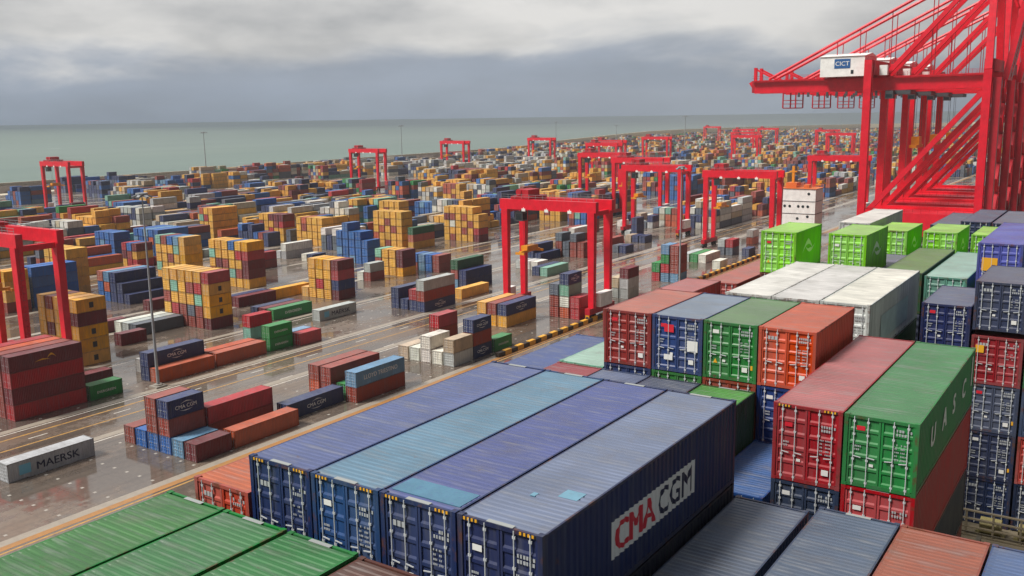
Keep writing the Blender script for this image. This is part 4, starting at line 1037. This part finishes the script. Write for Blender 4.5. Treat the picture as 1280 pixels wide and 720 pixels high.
# ------------------------------------------------------------------ containers stacked in the yard
#  phrase, right edge x, door end y, feet, columns right to left (bottom to top)
ORD = ['first', 'second', 'third', 'fourth', 'fifth', 'sixth', 'seventh']
LOGO = {'alone on brown ground by the ship': 'maersk', 'alone on wet ground in mid yard': 'maersk'}
cand = []
rects = []
for ph, X, Y, Lf, cols in YARD:
    L = L20 if Lf == 20 else L40; cols = [('' if c == '-' else c) for c in cols.split()]
    hs = [len(c) for c in cols]
    rects.append((X - 2.8 * len(cols) + .36, X, Y, Y + L))
    for ci, c in enumerate(cols):
        xr = X - 2.8 * ci
        for ti, ch in enumerate(c):
            top = ti == len(c) - 1; side = ci == 0 or hs[ci - 1] <= ti; left = ci == len(cols) - 1
            d = math.hypot(xr - CAM.x, Y - CAM.y)
            tier = '' if len(c) == 1 else (', on top' if top else (', at bottom' if ti == 0 else ', %s up' % ORD[ti]))
            colp = '' if len(cols) == 1 else ', %s column from right' % ORD[ci]
            area = (L * .35 * (side * 1.0) + 2.4 * .9 + top * L * .25) * HS / d ** 2     # how large it shows
            cand.append((area, xr - W2, Y, ti * (HS + .012), L, ch, '%s %s container%s%s, %s' % (PAL[ch][1], 'short' if Lf == 20 else 'long', tier, colp, ph), d, ph, ci, ti, side))
def short_label(t):
    if len(t.replace(',', ' ').split()) > 16: t = t.replace(' short ', ' ', 1).replace(' long ', ' ', 1) if ' container' in t[:32] else t
    if len(t.replace(',', ' ').split()) > 16: t = t.replace(' from right', '')
    return t
BUDGET = 300 - N_IND[0]
cand.sort(key=lambda c: -c[0])
rng = random.Random(9)
def vary(c, k=.10):
    s = 1 + rng.uniform(-k, k); return tuple(max(.004, min(.9, v * s * (1 + rng.uniform(-.04, .04)))) for v in c[:3]) + (1.,)
for i, (area, x, y, z, L, ch, lb, d, ph, ci, ti, side) in enumerate(cand):
    col = vary(PAL[ch][0]); lb = short_label(lb)
    if i < BUDGET:
        o = container(x, y, z, L, HS, col, lb, 1 if d < 232 else 2)
        if side and d < 232:
            if ph in LOGO: logo(o, 'maersk', L, HS)
            elif ch == 'Y' and L < 7: logo(o, 'msc', L, HS)
            elif ch == 'N' and ti + ci < 5: logo(o, 'cma', L, HS)
            elif ch == 'G': logo(o, 'ever', L, HS)
            elif ch == 'b' and L > 7: logo(o, 'lloyd', L, HS)
            elif ch == 'g': logo(o, 'uasc', L, HS)
            elif ch == 'm' and ti == 3 and L > 7: logo(o, 'bird', L, HS)
    else:
        HIDDEN.append((x, y, z, L, HS, col))

# ------------------------------------------------------------------ the rest of the yard: too many to single out
def vnoise(seed):
    g = np.random.RandomState(seed).rand(64, 64)
    def f(x, y):
        i, j = int(math.floor(x)), int(math.floor(y)); u, v = x - i, y - j; u, v = u * u * (3 - 2 * u), v * v * (3 - 2 * v)
        a = lambda p, q: g[p % 64, q % 64]
        return (a(i, j) * (1 - u) + a(i + 1, j) * u) * (1 - v) + (a(i, j + 1) * (1 - u) + a(i + 1, j + 1) * u) * v
    return f
nH, nC, nO = vnoise(1), vnoise(2), vnoise(3)
SETS = ['YYYYmrYY', 'BBbBBNrB', 'rmRrNYOr', 'NNKNSrBN', 'YYrYBmYY', 'WwKcWNYw', 'GTrNBYcR', 'rRmOYBNK']
Minv = cam.matrix_world.inverted()
def inview(x, y, z=3, pad=1.25):
    p = Minv @ Vector((x, y, z))
    if p.z > -5: return False
    return abs(p.x / -p.z) < .5 * 1280 / 1161 * pad
frd = random.Random(21)
for bi, xr0 in enumerate(RIGHT):
    y = 60.0
    while y < 2150:
        L40f = frd.random() < .38; L = L40 if L40f else L20
        if xr0 < -606 and (y < 900 or xr0 < np.interp(y, [900, 1240, 1560, 1890, 2200], [-625, -700, -748, -775, -735])): y += 13; continue
        y0 = y; y += L + (.5 if frd.random() < .9 else 5)
        if int(y0 / 210) != int((y0 + L) / 210): y = y0 + 16; continue       # cross aisle
        d = math.hypot(xr0 - CAM.x, y0 - CAM.y); dep = -(Minv @ Vector((xr0, y0, 0))).z
        if xr0 < -430 and y0 < 330 and (bi % 2 or frd.random() < .5): continue
        if not inview(xr0, y0) or dep < (285 if xr0 > -250 else 235): continue
        if xr0 > -200 and y0 < 330: continue
        if xr0 > -110 and y0 < 700 and y0 > 305: continue
        white = -560 < xr0 < -395 and 560 < y0 < 820
        hh = nH(xr0 / 30 + 7, y0 / 22); oc = nO(xr0 / 45, y0 / 60)
        if oc < ((.22 if dep < 480 else .34) if xr0 > -430 else .42) and not white: continue
        st = SETS[5] if white else SETS[int(nC(xr0 / 38 + 3, y0 / 34) * 9.2) % 8]
        if not white and xr0 < -400 and y0 > 500: st = SETS[(int(y0 / 60) + bi) % 8] if frd.random() < .6 else SETS[5]
        if y0 > 620 and not white and frd.random() < .5: st = ('WcYTYOrB', 'wYcYrBGR', 'cOYWTYRb')[int(frd.random() * 3)]
        for c in range(6):
            xc = xr0 - 2.8 * c
            if any(a - 3 < xc and xc - 2.44 < b + 3 and p - 2 < y0 + L and y0 < q + 2 for a, b, p, q in rects): continue
            n = int(1.0 + hh * (5.2 if dep < 520 else 4.4) + frd.uniform(-1.2, .8)) if frd.random() < .93 else 0 if not white else frd.choice((3, 4, 4, 5))
            n = max(0, min(5, n))
            for t in range(n):
                ch = frd.choice(st); col = vary(PAL[ch][0], .14)
                HIDDEN.append((xc - W2, y0, t * (HS + .01), L, HS, col))
def stuff(name, items):
    n = len(items); a = np.array([(x, y, z, L, H) for x, y, z, L, H, _ in items], dtype=np.float64); cols = np.array([c for *_, c in items], dtype=np.float32)
    base = np.array([(-1, 0, 0), (1, 0, 0), (1, 1, 0), (-1, 1, 0), (-1, 0, 1), (1, 0, 1), (1, 1, 1), (-1, 1, 1)], dtype=np.float64)
    V = np.empty((n, 8, 3)); V[:, :, 0] = a[:, None, 0] + base[None, :, 0] * (W2 - .01); V[:, :, 1] = a[:, None, 1] + .01 + base[None, :, 1] * (a[:, None, 3] - .02); V[:, :, 2] = a[:, None, 2] + .01 + base[None, :, 2] * (a[:, None, 4] - .07)
    fq = np.array([(4, 5, 6, 7), (0, 1, 5, 4), (1, 2, 6, 5), (2, 3, 7, 6), (3, 0, 4, 7)])
    F = (np.arange(n)[:, None, None] * 8 + fq[None]).reshape(-1, 4)
    me = bpy.data.meshes.new(name); me.vertices.add(n * 8); me.vertices.foreach_set('co', V.reshape(-1))
    me.loops.add(len(F) * 4); me.loops.foreach_set('vertex_index', F.reshape(-1)); me.polygons.add(len(F)); me.polygons.foreach_set('loop_start', np.arange(len(F)) * 4)
    me.polygons.foreach_set('use_smooth', np.zeros(len(F), dtype=bool)); me.update(calc_edges=True)
    ca = me.color_attributes.new('Col', 'FLOAT_COLOR', 'POINT'); ca.data.foreach_set('color', np.repeat(cols, 8, axis=0).reshape(-1))
    lc = np.empty((n, 8, 4), dtype=np.float32); lc[:, :, :3] = base[None]; lc[:, :, 3] = a[:, None, 3]
    lo = me.color_attributes.new('Loc', 'FLOAT_COLOR', 'POINT'); lo.data.foreach_set('color', lc.reshape(-1))
    me.materials.append(M_STUFF)
    return put(name, me)
# folded walls, darker frames and pale lock rods of the far boxes
t = NT(M_STUFF); geo = t.n('ShaderNodeNewGeometry'); sp = t.n('ShaderNodeSeparateXYZ'); t.l(geo.outputs['Position'], sp.inputs[0])
la = t.n('ShaderNodeAttribute', attribute_name='Loc'); ls = t.n('ShaderNodeSeparateXYZ'); t.l(la.outputs['Vector'], ls.inputs[0])
nn_ = t.n('ShaderNodeSeparateXYZ'); t.l(geo.outputs['True Normal'], nn_.inputs[0])
ax = t.math('ABSOLUTE', ls.outputs['X'])
dx = t.math('MULTIPLY', t.math('SUBTRACT', 1.0, ax), 1.22)
half = lambda v: t.math('SUBTRACT', .5, t.math('ABSOLUTE', t.math('SUBTRACT', v, .5)))
dy = t.math('MULTIPLY', half(ls.outputs['Y']), la.outputs['Alpha']); dz = t.math('MULTIPLY', half(ls.outputs['Z']), 2.59)
far_ = lambda d, k: t.math('ADD', d, t.math('MULTIPLY', t.math('ABSOLUTE', nn_.outputs[k]), 20.0))
edge = t.math('MINIMUM', t.math('MINIMUM', far_(dx, 'X'), far_(dy, 'Y')), far_(dz, 'Z'))
fr_ = t.math('LESS_THAN', edge, .13)
old = t.b.inputs['Base Color'].links[0].from_socket
c = t.mix(t.math('MULTIPLY', fr_, .45), old, (.03, .028, .028, 1))
isf = t.math('GREATER_THAN', t.math('MULTIPLY', nn_.outputs['Y'], -1.0), .5)
rod = t.math('MAXIMUM', t.math('LESS_THAN', t.math('ABSOLUTE', t.math('SUBTRACT', ax, .36)), .03), t.math('LESS_THAN', t.math('ABSOLUTE', t.math('SUBTRACT', ax, .72)), .03))
c = t.mix(t.math('MULTIPLY', t.math('MULTIPLY', rod, isf), .5), c, lin(190, 192, 194))
seam = t.math('MULTIPLY', t.math('LESS_THAN', ax, .02), isf); c = t.mix(t.math('MULTIPLY', seam, .6), c, (.02, .02, .02, 1))
t.l(c, t.b.inputs['Base Color'])
wv = t.math('SINE', t.math('MULTIPLY', sp.outputs['Y'], 2 * math.pi / .56)); wx = t.math('MULTIPLY', isf, t.math('SINE', t.math('MULTIPLY', sp.outputs['Z'], 2 * math.pi / .5)))
bp = t.n('ShaderNodeBump'); bp.inputs['Strength'].default_value = .6; bp.inputs['Distance'].default_value = .04; t.l(t.math('ADD', wv, wx), bp.inputs['Height']); t.l(bp.outputs[0], t.b.inputs['Normal'])
so_ = stuff('container_mass', HIDDEN); tag(so_, kind='stuff')
print('containers: individual', N_IND[0], 'in the mass', len(HIDDEN))

# ------------------------------------------------------------------ damp air
mb = MB(); mb.box(-1500, 700, -300, 3600, -9, 130)
hz = mat('damp_air'); t_ = hz.node_tree; t_.nodes.remove(t_.nodes['Principled BSDF'])
pv = t_.nodes.new('ShaderNodeVolumePrincipled'); pv.inputs['Color'].default_value = (.90, .92, .94, 1); pv.inputs['Density'].default_value = .00012; pv.inputs['Anisotropy'].default_value = .2
t_.links.new(pv.outputs[0], t_.nodes['Material Output'].inputs['Volume'])
tag(build('haze', mb, hz), kind='stuff')
